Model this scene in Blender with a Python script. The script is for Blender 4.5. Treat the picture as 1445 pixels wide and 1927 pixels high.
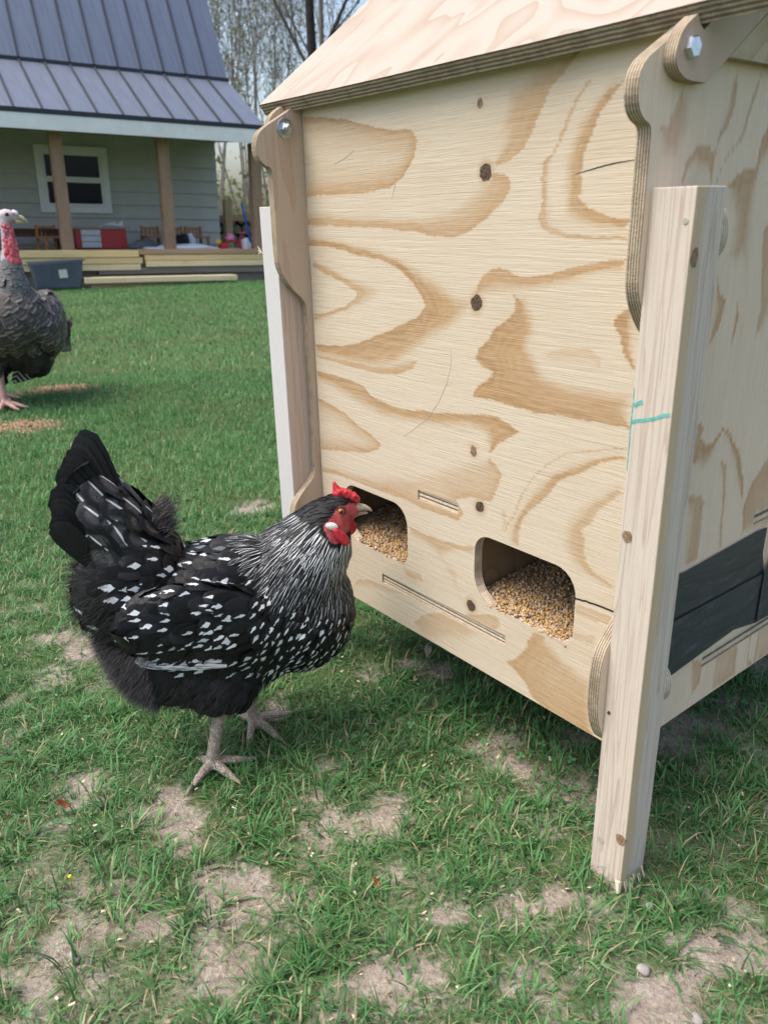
import bpy, bmesh, math, random
import numpy as np
from mathutils import Vector, Matrix, Euler
from mathutils.geometry import delaunay_2d_cdt
from mathutils.bvhtree import BVHTree

for o in list(bpy.data.objects): bpy.data.objects.remove(o)
scene = bpy.context.scene
COL = scene.collection
R = math.radians
rng = np.random.default_rng(7)
random.seed(7)

# ------------------------------------------------------------------ camera
CAM_H = 0.75
f_px, IW, IH = 1470.0, 1445.0, 1927.0
_dn = Vector((98, 3840, f_px)).normalized()              # world 'down' in lens axes (x right, y down, z forward)
_up = -_dn
_Y = (Vector((0, 0, 1)) - _up * _up.z).normalized()
_X = _Y.cross(_up)
right = Vector((_X.x, _Y.x, _up.x)); upv = -Vector((_X.y, _Y.y, _up.y)); back = -Vector((_X.z, _Y.z, _up.z))
cam_d = bpy.data.cameras.new('camera'); cam = bpy.data.objects.new('camera', cam_d); COL.objects.link(cam)
cam.matrix_world = Matrix(((right.x, upv.x, back.x, 0), (right.y, upv.y, back.y, 0), (right.z, upv.z, back.z, CAM_H), (0, 0, 0, 1)))
cam_d.sensor_fit = 'HORIZONTAL'; cam_d.sensor_width = 36.0; cam_d.lens = 36.0 * f_px / IW
cam_d.clip_start = 0.05; cam_d.clip_end = 600
cam_d.dof.use_dof = True; cam_d.dof.focus_distance = 1.12; cam_d.dof.aperture_fstop = 11.0
scene.camera = cam

# ------------------------------------------------------------------ sky, sun, exposure
SUN_EL, SUN_AZ = 64.0, -108.0        # azimuth measured from +Y towards +X: the sun stands to the left, a little behind the coop
world = bpy.data.worlds.new('World'); scene.world = world; world.use_nodes = True
wn = world.node_tree; wn.nodes.clear()
sky = wn.nodes.new('ShaderNodeTexSky'); sky.sky_type = 'NISHITA'; sky.sun_disc = False
sky.sun_elevation = R(SUN_EL); sky.sun_rotation = R(SUN_AZ); sky.air_density = 1.0; sky.dust_density = 4.0; sky.ozone_density = 0.4
bgn = wn.nodes.new('ShaderNodeBackground'); bgn.inputs['Strength'].default_value = 0.15
wout = wn.nodes.new('ShaderNodeOutputWorld')
wn.links.new(sky.outputs[0], bgn.inputs[0]); wn.links.new(bgn.outputs[0], wout.inputs[0])
sl = bpy.data.lights.new('sun', 'SUN'); sl.energy = 1.6; sl.angle = R(38); sl.color = (1.0, 0.955, 0.895)
sun = bpy.data.objects.new('sun', sl); COL.objects.link(sun)
sd = Vector((math.sin(R(SUN_AZ)) * math.cos(R(SUN_EL)), math.cos(R(SUN_AZ)) * math.cos(R(SUN_EL)), math.sin(R(SUN_EL))))
sun.rotation_euler = sd.to_track_quat('Z', 'Y').to_euler()
scene.cycles.max_bounces = 5; scene.cycles.diffuse_bounces = 3; scene.cycles.glossy_bounces = 2; scene.cycles.transmission_bounces = 2
vs = scene.view_settings
vs.view_transform = 'Standard'; vs.look = 'None'; vs.gamma = 1.0; vs.exposure = 0.88; vs.use_curve_mapping = False

# ------------------------------------------------------------------ node helper
class NT:
    def __init__(s, name):
        s.m = bpy.data.materials.new(name); s.m.use_nodes = True
        s.t = s.m.node_tree; s.t.nodes.clear()
        s.out = s.t.nodes.new('ShaderNodeOutputMaterial')
        s.b = s.t.nodes.new('ShaderNodeBsdfPrincipled'); s.t.links.new(s.b.outputs[0], s.out.inputs[0])
    def put(s, sock, v):
        if isinstance(v, bpy.types.NodeSocket): s.t.links.new(v, sock)
        elif v is not None:
            if isinstance(v, (tuple, list)) and len(v) == 3 and sock.type == 'RGBA': v = (*v, 1)
            sock.default_value = v
    def n(s, typ, props=None, **kw):
        nd = s.t.nodes.new('ShaderNode' + typ)
        for k, v in (props or {}).items(): setattr(nd, k, v)
        for k, v in kw.items():
            key = int(k[1:]) if k[0] == 'i' and k[1:].isdigit() else k.replace('_', ' ')
            s.put(nd.inputs[key], v)
        return nd
    def math(s, op, a, b=None, clamp=False):
        nd = s.n('Math', {'operation': op, 'use_clamp': clamp}, i0=a)
        if b is not None: s.put(nd.inputs[1], b)
        return nd.outputs[0]
    def mix(s, fac, a, b, blend='MIX'):
        nd = s.n('Mix', {'data_type': 'RGBA', 'blend_type': blend})
        s.put(nd.inputs[0], fac); s.put(nd.inputs[6], a); s.put(nd.inputs[7], b)
        return nd.outputs[2]
    def ramp(s, fac, stops, interp='LINEAR'):
        nd = s.n('ValToRGB'); s.put(nd.inputs[0], fac); cr = nd.color_ramp; cr.interpolation = interp
        while len(cr.elements) < len(stops): cr.elements.new(0.5)
        for e, (p, c) in zip(cr.elements, stops):
            e.position = p; e.color = (*c, 1) if isinstance(c, (tuple, list)) else (c, c, c, 1)
        return nd.outputs[0]
    def rng(s, v, a, b, c=0.0, d=1.0):
        return s.n('MapRange', {'clamp': True}, i0=v, i1=a, i2=b, i3=c, i4=d).outputs[0]
    def obj(s): return s.n('TexCoord').outputs['Object']
    def gen(s): return s.n('TexCoord').outputs['Generated']
    def uv(s): return s.n('TexCoord').outputs['UV']
    def scale(s, v, sc): return s.n('VectorMath', {'operation': 'MULTIPLY'}, i0=v, i1=sc).outputs[0]
    def add(s, v, w): return s.n('VectorMath', {'operation': 'ADD'}, i0=v, i1=w).outputs[0]
    def xyz(s, v): return s.n('SeparateXYZ', i0=v).outputs
    def noise(s, v, sc, det=3.0, ro=0.55, dist=0.0):
        return s.n('TexNoise', Vector=v, Scale=sc, Detail=det, Roughness=ro, Distortion=dist).outputs[0]
    def attr(s, name): return s.n('Attribute', {'attribute_name': name}).outputs
    def rand(s): return s.n('ObjectInfo').outputs['Random']
    def bump(s, h, strength=0.3, dist=0.001):
        return s.n('Bump', Strength=strength, Distance=dist, Height=h).outputs[0]
    def fin(s, col=None, rough=0.6, normal=None, spec=0.3, **kw):
        s.put(s.b.inputs['Base Color'], col); s.put(s.b.inputs['Roughness'], rough)
        s.put(s.b.inputs['Specular IOR Level'], spec)
        if normal is not None: s.put(s.b.inputs['Normal'], normal)
        for k, v in kw.items(): s.put(s.b.inputs[k.replace('_', ' ')], v)
        return s.m

def flat(name, col, rough=0.6, var=0.12, sc=6.0, spec=0.3, metallic=0.0, bump=0.0):
    q = NT(name); o = q.obj(); nz = q.noise(o, sc, 4)
    c = q.mix(q.rng(nz, .3, .7), tuple(x * (1 - var) for x in col), tuple(min(1, x * (1 + var)) for x in col))
    fine = q.noise(o, sc * 14, 3)
    c = q.mix(q.math('MULTIPLY', q.rng(fine, .5, .8), var), c, tuple(x * .5 for x in col))
    return q.fin(c, rough, q.bump(fine, bump, .002) if bump else None, spec, Metallic=metallic)

# ------------------------------------------------------------------ object helpers
def tag(o, label=None, cat=None, group=None, kind=None):
    if label: o['label'] = label
    if cat: o['category'] = cat
    if group: o['group'] = group
    if kind: o['kind'] = kind
    return o
def empty(name, loc=(0, 0, 0), rz=0.0):
    o = bpy.data.objects.new(name, None); COL.objects.link(o); o.location = loc; o.rotation_euler = (0, 0, rz)
    o.empty_display_size = .05
    return o
def link(name, me, parent=None, loc=None, rot=None):
    o = bpy.data.objects.new(name, me); COL.objects.link(o)
    if parent is not None: o.parent = parent
    if loc is not None: o.location = loc
    if rot is not None: o.rotation_euler = rot
    return o
def mesh(name, v, f, mats=(), smooth=False, mi=None):
    me = bpy.data.meshes.new(name)
    me.from_pydata([tuple(p) for p in v], [], [tuple(int(i) for i in q) for q in f])
    for m in (mats if isinstance(mats, (list, tuple)) else [mats]): me.materials.append(m)
    if mi is not None: me.polygons.foreach_set('material_index', np.asarray(mi, dtype=np.int32))
    if smooth: me.polygons.foreach_set('use_smooth', np.ones(len(me.polygons), dtype=bool))
    me.update()
    return me
def fast_mesh(name, V, F, mats=(), smooth=False, attrs=None, uv=None):
    """V (n,3) array, F (m,k) array with constant k"""
    me = bpy.data.meshes.new(name); V = np.asarray(V, np.float32); F = np.asarray(F, np.int32); m, k = F.shape
    me.vertices.add(len(V)); me.vertices.foreach_set('co', V.ravel())
    me.loops.add(m * k); me.loops.foreach_set('vertex_index', F.ravel())
    me.polygons.add(m); me.polygons.foreach_set('loop_start', np.arange(0, m * k, k, dtype=np.int32))
    for mt in (mats if isinstance(mats, (list, tuple)) else [mats]): me.materials.append(mt)
    me.update(calc_edges=True)
    if smooth: me.polygons.foreach_set('use_smooth', np.ones(m, dtype=bool))
    for nm, a in (attrs or {}).items():
        at = me.attributes.new(nm, 'FLOAT', 'POINT'); at.data.foreach_set('value', np.asarray(a, np.float32))
    if uv is not None:
        l = me.uv_layers.new(name='UVMap'); l.data.foreach_set('uv', np.asarray(uv, np.float32)[F.ravel()].ravel())
    return me
class MB:
    """collects boxes, tubes and lathes into one mesh"""
    def __init__(s): s.v = []; s.f = []; s.mi = []; s.cur = 0
    def box(s, lo, hi, M=None, taper=None):
        x0, y0, z0 = lo; x1, y1, z1 = hi
        vs_ = [Vector(p) for p in ((x0, y0, z0), (x1, y0, z0), (x1, y1, z0), (x0, y1, z0), (x0, y0, z1), (x1, y0, z1), (x1, y1, z1), (x0, y1, z1))]
        return s.hexa(vs_, M)
    def hexa(s, vs_, M=None):
        b = len(s.v); s.v += [(M @ Vector(p)) if M else Vector(p) for p in vs_]
        s.f += [(b, b+3, b+2, b+1), (b+4, b+5, b+6, b+7), (b, b+1, b+5, b+4), (b+1, b+2, b+6, b+5), (b+2, b+3, b+7, b+6), (b+3, b, b+4, b+7)]
        s.mi += [s.cur] * 6; return s
    def tube(s, pts, rad, n=8, cap=True, flatten=1.0):
        pts = [Vector(p) for p in pts]; b = len(s.v); k = len(pts)
        if not isinstance(rad, (list, tuple)): rad = [rad] * k
        ref = None
        for i, p in enumerate(pts):
            d = (pts[min(i+1, k-1)] - pts[max(i-1, 0)]).normalized()
            if ref is None: ref = d.orthogonal().normalized()
            ref = (ref - d * ref.dot(d)); ref = ref.normalized() if ref.length > 1e-6 else d.orthogonal().normalized()
            w = d.cross(ref)
            for j in range(n):
                a = 2 * math.pi * j / n
                s.v.append(p + (ref * math.cos(a) + w * math.sin(a) * flatten) * rad[i])
        for i in range(k-1):
            for j in range(n):
                s.f.append((b+i*n+j, b+i*n+(j+1) % n, b+(i+1)*n+(j+1) % n, b+(i+1)*n+j)); s.mi.append(s.cur)
        if cap:
            s.f.append(tuple(b+j for j in range(n))[::-1]); s.mi.append(s.cur)
            s.f.append(tuple(b+(k-1)*n+j for j in range(n))); s.mi.append(s.cur)
        return s
    def lathe(s, prof, n=16, M=None):
        b = len(s.v); k = len(prof)
        for r_, z in prof:
            for j in range(n):
                a = 2 * math.pi * j / n; p = Vector((r_ * math.cos(a), r_ * math.sin(a), z)); s.v.append(M @ p if M else p)
        for i in range(k-1):
            for j in range(n):
                s.f.append((b+i*n+j, b+i*n+(j+1) % n, b+(i+1)*n+(j+1) % n, b+(i+1)*n+j)); s.mi.append(s.cur)
        s.f.append(tuple(b+j for j in range(n))[::-1]); s.mi.append(s.cur)
        s.f.append(tuple(b+(k-1)*n+j for j in range(n))); s.mi.append(s.cur)
        return s
    def build(s, name, mats, parent=None, smooth=False, loc=None, rot=None, bevel=0.0, seg=2):
        me = mesh(name, s.v, s.f, mats, smooth, s.mi)
        o = link(name, me, parent, loc, rot)
        if bevel:
            md = o.modifiers.new('bevel', 'BEVEL'); md.width = bevel; md.segments = seg; md.limit_method = 'ANGLE'; md.angle_limit = R(40)
            md.use_clamp_overlap = True
        return o
def pip(P, poly):
    """points in polygon, P (n,2)"""
    x, y = P[:, 0], P[:, 1]; ins = np.zeros(len(P), bool); n = len(poly); j = n - 1
    for i in range(n):
        xi, yi = poly[i]; xj, yj = poly[j]
        if yi != yj:
            ins ^= ((yi > y) != (yj > y)) & (x < (xj - xi) * (y - yi) / (yj - yi) + xi)
        j = i
    return ins
def dpoly(P, pl):
    d = np.full(len(P), 1e9)
    for a, b in zip(pl[:-1], pl[1:]):
        a = np.array(a, float); b = np.array(b, float); ab = b - a; L2 = ab @ ab + 1e-12
        t = np.clip(((P - a) @ ab) / L2, 0, 1); d = np.minimum(d, np.hypot(*(P - a - t[:, None] * ab).T))
    return d
def vnoise(P, sc, seed=0):
    """smooth value noise for (n,2) points, -1..1"""
    q = P * sc; i = np.floor(q).astype(np.int64); fr = q - i; fr = fr * fr * (3 - 2 * fr)
    def h(ix, iy):
        n = (ix * 374761393 + iy * 668265263 + seed * 982451653) & 0xffffffff
        n = ((n ^ (n >> 13)) * 1274126177) & 0xffffffff
        return ((n ^ (n >> 16)) & 0xffff) / 32767.5 - 1
    a = h(i[:, 0], i[:, 1]); b = h(i[:, 0]+1, i[:, 1]); c = h(i[:, 0], i[:, 1]+1); d = h(i[:, 0]+1, i[:, 1]+1)
    return (a*(1-fr[:, 0]) + b*fr[:, 0])*(1-fr[:, 1]) + (c*(1-fr[:, 0]) + d*fr[:, 0])*fr[:, 1]
def fbm(P, sc, seed=0, o=3):
    return sum(vnoise(P, sc * 2**k, seed + k) * .5**k for k in range(o)) / (2 - .5**(o-1))
def plate(name, outline, holes, frame, thick, mats, parent, grid=0.0, tone=None):
    """flat sheet with outline and holes. frame: (origin, A, B, N) ; face at N=0, back at -thick*N. mats = (face, edge)
       point attribute 'tone' = grain tone; 'ply' = depth through the sheet 0..1"""
    O, A, B, Nn = [Vector(x) for x in frame]
    loops = [outline] + holes
    pts = []; edges = []
    for lp in loops:
        b = len(pts); pts += [tuple(p) for p in lp]; k = len(lp)
        edges += [(b + i, b + (i+1) % k) for i in range(k)]
    nb = len(pts)
    if grid:
        ol = np.array(outline); lo = ol.min(0); hi = ol.max(0)
        ga, gb = grid if isinstance(grid, tuple) else (grid, grid); grid = min(ga, gb)
        gx, gy = np.meshgrid(np.arange(lo[0] + ga/2, hi[0], ga), np.arange(lo[1] + gb/2, hi[1], gb))
        G = np.column_stack([gx.ravel(), gy.ravel()]); G = G + rng.uniform(-.15, .15, G.shape) * grid
        ok = pip(G, outline)
        for h in holes: ok &= ~pip(G, h)
        for lp in loops: ok &= dpoly(G, list(lp) + [lp[0]]) > grid * .35
        pts += [tuple(p) for p in G[ok]]
    vs2, es2, fs2, _, _, _ = delaunay_2d_cdt([Vector(p) for p in pts], edges, [], 0, 1e-7)
    V2 = np.array([tuple(v) for v in vs2]); F2 = np.array([tuple(f) for f in fs2])
    cen = V2[F2].mean(1); ok = pip(cen, outline)
    for h in holes: ok &= ~pip(cen, h)
    F2 = F2[ok]
    n = len(V2); O_, A_, B_, N_ = [np.array(x) for x in (O, A, B, Nn)]
    front = O_ + V2[:, :1] * A_ + V2[:, 1:] * B_
    if np.dot(np.cross(A_, B_), N_) < 0: F2 = F2[:, ::-1]
    T = tone(V2) if tone is not None else np.zeros(n)
    # back: boundary loops only, plain fill
    vb, eb, fb, _, _, _ = delaunay_2d_cdt([Vector(p) for p in pts[:nb]], edges, [], 0, 1e-7)
    Vb = np.array([tuple(v) for v in vb]); Fb = np.array([tuple(f) for f in fb]); cb = Vb[Fb].mean(1); ok = pip(cb, outline)
    for h in holes: ok &= ~pip(cb, h)
    Fb = Fb[ok]
    if np.dot(np.cross(A_, B_), N_) > 0: Fb = Fb[:, ::-1]
    backv = O_ + Vb[:, :1] * A_ + Vb[:, 1:] * B_ - thick * N_
    V = [front, backv]; F = [tuple(q) for q in F2] + [tuple(q + n) for q in Fb]; MI = [0] * len(F); off = n + len(Vb)
    attrT = [T, np.zeros(len(Vb))]; attrP = [np.zeros(n), np.ones(len(Vb))]
    for li, lp in enumerate(loops):
        L2 = np.array(lp, float); k = len(L2)
        area = 0.5 * np.sum(L2[:, 0] * np.roll(L2[:, 1], -1) - np.roll(L2[:, 0], -1) * L2[:, 1])
        ring0 = O_ + L2[:, :1] * A_ + L2[:, 1:] * B_
        V += [ring0, ring0 - thick * N_]; attrP += [np.zeros(k), np.ones(k)]; attrT += [np.zeros(2 * k)]
        flip = (area > 0) == (np.dot(np.cross(A_, B_), N_) > 0)
        if li: flip = not flip
        for i in range(k):
            j = (i+1) % k
            q = (off+i, off+k+i, off+k+j, off+j) if flip else (off+i, off+j, off+k+j, off+k+i)
            F.append(q); MI.append(1)
        off += 2 * k
    me = mesh(name, np.vstack(V), F, list(mats), False, MI)
    for nm, a in (('tone', np.concatenate(attrT)), ('ply', np.concatenate(attrP))):
        at = me.attributes.new(nm, 'FLOAT', 'POINT'); at.data.foreach_set('value', a.astype(np.float32))
    return link(name, me, parent)
def arc_pts(cx, cy, r_, a0, a1, n=6):
    return [(cx + r_ * math.cos(R(a0 + (a1 - a0) * i / n)), cy + r_ * math.sin(R(a0 + (a1 - a0) * i / n))) for i in range(n + 1)]
def rrect(x0, y0, x1, y1, r4, n=6):
    """rounded rectangle, radii for (x0y0, x1y0, x1y1, x0y1)"""
    a, b, c, d = r4
    return (arc_pts(x0+a, y0+a, a, 180, 270, n) + arc_pts(x1-b, y0+b, b, 270, 360, n) + arc_pts(x1-c, y1-c, c, 0, 90, n) + arc_pts(x0+d, y1-d, d, 90, 180, n))
def chaikin(pts, it=2):
    for _ in range(it):
        q = [pts[0]]
        for a, b in zip(pts[:-1], pts[1:]):
            q += [(a[0]*.75+b[0]*.25, a[1]*.75+b[1]*.25), (a[0]*.25+b[0]*.75, a[1]*.25+b[1]*.75)]
        pts = q + [pts[-1]]
    return pts
def smooth_poly(pts, it=2):
    for _ in range(it):
        q = []
        for i in range(len(pts)):
            a, b = pts[i], pts[(i+1) % len(pts)]
            q += [(a[0]*.75+b[0]*.25, a[1]*.75+b[1]*.25), (a[0]*.25+b[0]*.75, a[1]*.25+b[1]*.75)]
        pts = q
    return pts
def zg(x, y):
    """ground height"""
    x = np.asarray(x, float); y = np.asarray(y, float)
    t = np.clip((y - 3.6) / 10.5, 0, None)
    P = np.column_stack([np.atleast_1d(x).ravel(), np.atleast_1d(y).ravel()])
    return (-0.335 * np.minimum(t, 1.6) + 0.004 * fbm(P, 7, 3).reshape(t.shape) + .012 * np.clip(y - 2, 0, 1) * fbm(P, .8, 9).reshape(t.shape))
FRONT_BANDS=[([654,881,606,876,550,867,497,855,448,846,416,844,407,831,412,812,431,792,460,781,512,776,585,776,660,776],[],26,1.0),([608,857,545,849,503,838,474,825,481,817,515,810,577,804],[616,831],5,0.35),([664,736,588,735,503,732,442,730,408,727,376,722,346,721,321,725,301,734,282,744,264,757,253,769,251,778,258,785,280,788],[310,773,350,753,403,746,502,749,661,759],16,0.9),([194,869,211,858,216,839,223,824,234,811,251,801,272,794],[280,799,270,813,263,832,264,855,262,877],34,0.8),([153,894,168,888,186,872,201,864,208,848,217,835,226,819],[276,823,260,861,228,885,203,893],40,0.85),([114,859,125,848,138,835,146,817,154,805,157,794,157,779,154,770,156,759,145,752,129,745,115,740,96,739],[95,727,128,728,158,734,176,743,176,762,180,780,178,796,173,811,166,828,147,847,132,861],60,0.95),([95,720,142,720,173,722,196,727,206,734,210,743,205,758,208,781,205,797,192,805,186,821,178,835,168,851,154,864],[150,863,162,848,172,830,183,812,194,797,196,781,195,757,190,738,167,728,95,725],30,0.75),([660,708,597,706,533,697,479,691,438,678,414,664,400,650,393,638,405,625,440,610,493,591,540,575,583,566,655,561],[657,545,572,541,513,541,457,552,415,574,386,593,358,605,332,619,315,635,305,646,315,653,332,655,358,665,386,677,423,691,463,701,526,712,590,720,659,724],75,1.0),([657,541,573,539,513,536,457,540,421,552,408,565],[420,570,468,556,541,552,657,547],22,0.8),([661,607,617,612,566,626,542,638,539,645,559,654,600,665,650,677],[662,693,611,684,563,670,518,662,491,657,491,641,520,629,567,616,618,601,659,590],40,0.8),([301,653,301,664,291,678,276,688,257,688,242,683,220,681,190,685,161,693,128,699,97,703],[95,689,124,685,163,675,195,668,223,663,241,662,260,660,279,656],60,0.9),([241,661,237,649,240,641,255,629,270,619,277,607,297,593,299,581,288,574,270,570,272,564,296,549,304,534,271,536,231,533,194,532,159,534,126,535,74,537],[78,574,114,573,162,574,190,578,201,593,213,605,205,622,207,638,215,650,223,663],80,1.0),([198,599,165,609,133,612,116,603,119,593],[147,589,180,590],14,0.45),([81,656,95,653,102,645,102,637,94,628,90,611,81,601,75,596],[76,620,78,644],22,1.1),([658,520,615,519,566,517,531,513,517,503,476,496,439,494,385,500,330,507,284,514,260,515,241,510,225,505,240,495,259,482,272,467],[279,478,283,489,308,492,343,485,385,479,440,475,493,474,550,482,604,495,656,504],26,1.0),([659,477,632,472,582,465,552,451,517,443,495,435,498,425,530,411,586,402,657,391],[],16,1.0),([657,352,602,358,539,359,481,359,432,362,406,358,366,359,328,361,319,375,333,390,298,401,268,404,255,428,251,442,258,452,272,461],[321,447,415,405,526,378,655,367],9,0.85),([76,505,103,494,127,479,149,467,165,457,174,440,184,429,203,410,216,396,219,379],[238,373,224,400,210,425,193,447,176,466,150,483,119,498,75,511],40,0.95),([76,517,119,505,151,494,180,476,200,454,214,433,228,402,242,371],[238,373,224,403,210,431,197,452,177,474,150,491,119,502,75,514],20,0.7),([76,465,96,450,107,436,115,420,127,407],[145,401,142,423,130,439,115,452,94,467,76,478],30,0.7),([203,416,217,390,217,370,220,357],[233,353,237,364,233,391,216,415],30,0.8),([244,402,238,384,245,370],[250,368,245,382,266,393],12,0.5),([121,419,126,409,121,401,121,385,114,371,101,362,76,355],[75,349,94,350,115,354,134,361,148,373,152,391,148,416,136,425],40,0.75),([432,321,399,319,363,321,328,326,295,332],[293,318,328,313,354,298,327,287,323,256,310,241,318,235,331,250,345,268,358,286,381,299,404,304,432,305],50,0.7),([422,166,400,188,362,207,327,218,305,227,269,242,249,246,245,235,256,221],[309,181,353,163,386,143,410,143],22,0.7),([169,252,186,251,193,236,199,221,213,201,231,186,212,179,192,166,188,158,158,144,131,147,85,149],[92,226,111,228,137,234,155,244],50,0.95),([579,167,566,187,525,198,486,201,450,204],[471,193,526,179],10,0.6),([446,260,438,248,404,253,400,241],[419,227,444,232],14,0.6),([127,314,76,318,78,305,130,302],[],30,0.6),([131,274,94,285,99,272,133,265],[],30,0.5)]
SIDE_BANDS=[([42,768,51,788,64,798,79,800,91,796,95,783,94,769],[82,777,69,775,60,783,47,769],30,0.9),([116,860,118,832,108,815,99,806,95,794,94,788],[94,804,99,818,103,835,106,855],30,0.9),([157,863,155,851,145,826,138,807,119,794,106,778,100,769],[101,776,110,786,118,797,134,811,142,837,148,854],30,0.8),([2,815,16,814,25,832,32,842],[49,843,51,813,41,800,39,782,33,776,33,789,7,788],60,0.7),([123,767,140,778,169,781,174,807,182,821,199,847],[212,805,181,784,178,761,178,740,181,723,180,708,188,668,193,627,182,594,182,582,180,603,184,636,184,661,173,688,165,697,157,690,146,697,137,699,143,717,141,739,129,753],70,0.95),([124,684,132,669,145,656,138,632,124,616,121,602],[124,642,124,665],40,0.9),([168,662,176,637,169,608],[171,587,165,631],40,0.9),([210,730,202,723,206,699,220,649,216,616],[230,616,249,647,223,730],30,0.8),([123,489,118,500,121,533,134,531,130,519,143,507,157,506,175,520,187,514,215,488,237,450,242,415],[230,431,208,473,190,501,177,512,168,504,159,484,143,477,128,485],60,0.95),([114,455,146,449,155,439,156,369,132,365],[124,370,124,424],60,0.8),([176,484,193,475,198,438,208,367],[199,367,193,429],60,0.8),([254,372,247,411,260,439,292,460],[360,468,400,351],60,0.85),([176,224,201,214,204,182,187,169],[],60,0.9),([233,216,287,216,294,158,239,154],[],60,0.8),([347,209,399,209,417,152,356,154],[],60,0.6)]
FRONT_LINES={'crack':[[164,782],[146,785],[128,788],[110,790],[95,791]],'crack2':[[129,321],[114,323],[95,324],[77,325]],'arc':[[344,588],[344,567],[351,544],[367,516],[391,489],[438,456]],'arc2':[[83,585],[104,566],[129,542],[145,506],[172,464]],'score':[[115,833],[124,813],[131,799],[141,778],[148,756],[154,734]],'pen':[[582,815],[558,820],[533,830]],'pen2':[[450,801],[449,784],[456,767]]}

# ------------------------------------------------------------------ wood materials
def plywood(name, light, tan, dark, axis, use_tone, freq=9.0, seed=0.0):
    """rotary-cut fir face veneer. axis = object axis the grain runs along ('x','y','z'); bands from the 'tone' attribute or from stretched noise"""
    q = NT(name); o = q.add(q.obj(), (seed, seed * .7, seed * 1.3))
    st = {'x': (.12, 1, 1), 'y': (1, .12, 1), 'z': (1, 1, .12)}[axis]
    sf = {'x': (.03, 1, 1), 'y': (1, .03, 1), 'z': (1, 1, .03)}[axis]
    ov = q.scale(o, st); of = q.scale(o, sf)
    fibre = q.noise(of, 900, 2, .6); fibre2 = q.noise(of, 260, 3, .6); blot = q.noise(o, 9, 4, .6)
    if use_tone:
        t = q.attr('tone')[2]
    else:
        a = q.noise(ov, freq, 2, .45, .6); w = q.math('FRACT', q.math('MULTIPLY', a, 9.0))
        t = q.math('MULTIPLY', q.rng(w, .35, .97), q.rng(w, 1.0, .97))
        t = q.math('MULTIPLY', t, .85)
    t = q.math('ADD', t, q.math('MULTIPLY', q.math('SUBTRACT', fibre2, .5), .42))
    c = q.ramp(t, [(0.0, light), (.25, tuple(l * .72 + d * .28 for l, d in zip(light, tan))), (.85, tan), (1.0, dark)])
    c = q.mix(q.math('MULTIPLY', q.rng(fibre, .42, .20), .34), c, tuple(x * .60 for x in tan))
    c = q.mix(q.math('MULTIPLY', q.rng(blot, .35, .75), .22), c, tuple(x * .9 for x in light))
    h = q.math('ADD', q.math('MULTIPLY', fibre, .6), q.math('MULTIPLY', fibre2, .7))
    return q.fin(c, .62, q.bump(h, .55, .0014), .25)
def ply_edge(name, light, dark, plies=5.0):
    q = NT(name); p = q.attr('ply')[2]; o = q.obj()
    nz = q.noise(o, 60, 3); st = q.noise(q.scale(o, (1, 1, 1)), 420, 2)
    w = q.math('ADD', p, q.math('MULTIPLY', q.math('SUBTRACT', nz, .5), .07))
    s = q.math('SINE', q.math('MULTIPLY', w, plies * 2 * math.pi))
    m = q.math('ADD', q.math('MULTIPLY', s, .5), .5)
    m = q.math('ADD', m, q.math('MULTIPLY', q.math('SUBTRACT', st, .5), .7))
    glue = q.rng(q.math('ABSOLUTE', q.math('SUBTRACT', m, .5)), .13, 0)
    c = q.mix(q.rng(m, .3, .75), light, dark)
    c = q.mix(q.math('MULTIPLY', glue, .55), c, tuple(x * .3 for x in dark))
    c = q.mix(q.math('MULTIPLY', q.rng(q.noise(o, 45, 3), .45, .75), .5), c, tuple(x * .42 for x in dark))
    return q.fin(c, .8, q.bump(st, .6, .0012), .15)
def lumber(name, light, dark, axis='z', knots=True, seed=0.0, gfreq=70.0, pale=None, wane=None):
    q = NT(name); o = q.add(q.obj(), (seed, seed * .37, seed * 1.7))
    st = {'x': (.035, 1, 1), 'y': (1, .035, 1), 'z': (1, 1, .035)}[axis]
    sv = q.scale(o, st)
    g = q.noise(sv, gfreq, 2, .5, .3); fine = q.noise(sv, 700, 2, .6); wool = q.noise(q.scale(o, tuple(max(.3, x) for x in st)), 240, 3)
    lines = q.math('FRACT', q.math('MULTIPLY', g, 7.0))
    l2 = q.math('MULTIPLY', q.rng(lines, .5, .96), q.rng(lines, 1.0, .95))
    blot = q.noise(o, 10, 3)
    c = q.mix(q.math('MULTIPLY', l2, .8), light, dark)
    c = q.mix(q.math('MULTIPLY', q.rng(fine, .45, .2), .4), c, tuple(x * .8 for x in dark))
    c = q.mix(q.math('MULTIPLY', q.rng(blot, .4, .7), .3), c, tuple(x * 1.06 for x in light))
    if pale:          # the front face of this stick is paler than its other sides
        c = q.mix(q.rng(q.xyz(q.obj())[0], .0022, .0008), c, q.mix(q.math('MULTIPLY', wool, .5), pale, tuple(x * .75 for x in pale)))
    if wane:          # strip of yellow heartwood along one corner
        w = q.math('ADD', q.xyz(q.obj())[0], q.math('MULTIPLY', q.math('SUBTRACT', q.noise(q.scale(q.obj(), (1, 1, .15)), 30, 2), .5), .02))
        m_ = q.math('MULTIPLY', q.rng(w, .019, .014), q.rng(q.xyz(q.obj())[1], .0012, .0004))
        c = q.mix(q.math('MULTIPLY', m_, .75), c, wane)
    if wane or pale:  # soil splashed on the foot
        mz = q.math('ADD', q.xyz(q.obj())[2], q.math('MULTIPLY', q.math('SUBTRACT', q.noise(q.obj(), 120, 4), .5), .07))
        c = q.mix(q.math('MULTIPLY', q.rng(mz, .022, .002), .65), c, (.20, .155, .115))
    h = q.math('ADD', q.math('MULTIPLY', fine, .6), q.math('MULTIPLY', wool, .6))
    return q.fin(c, .75, q.bump(h, .45, .0012), .2)

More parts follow.
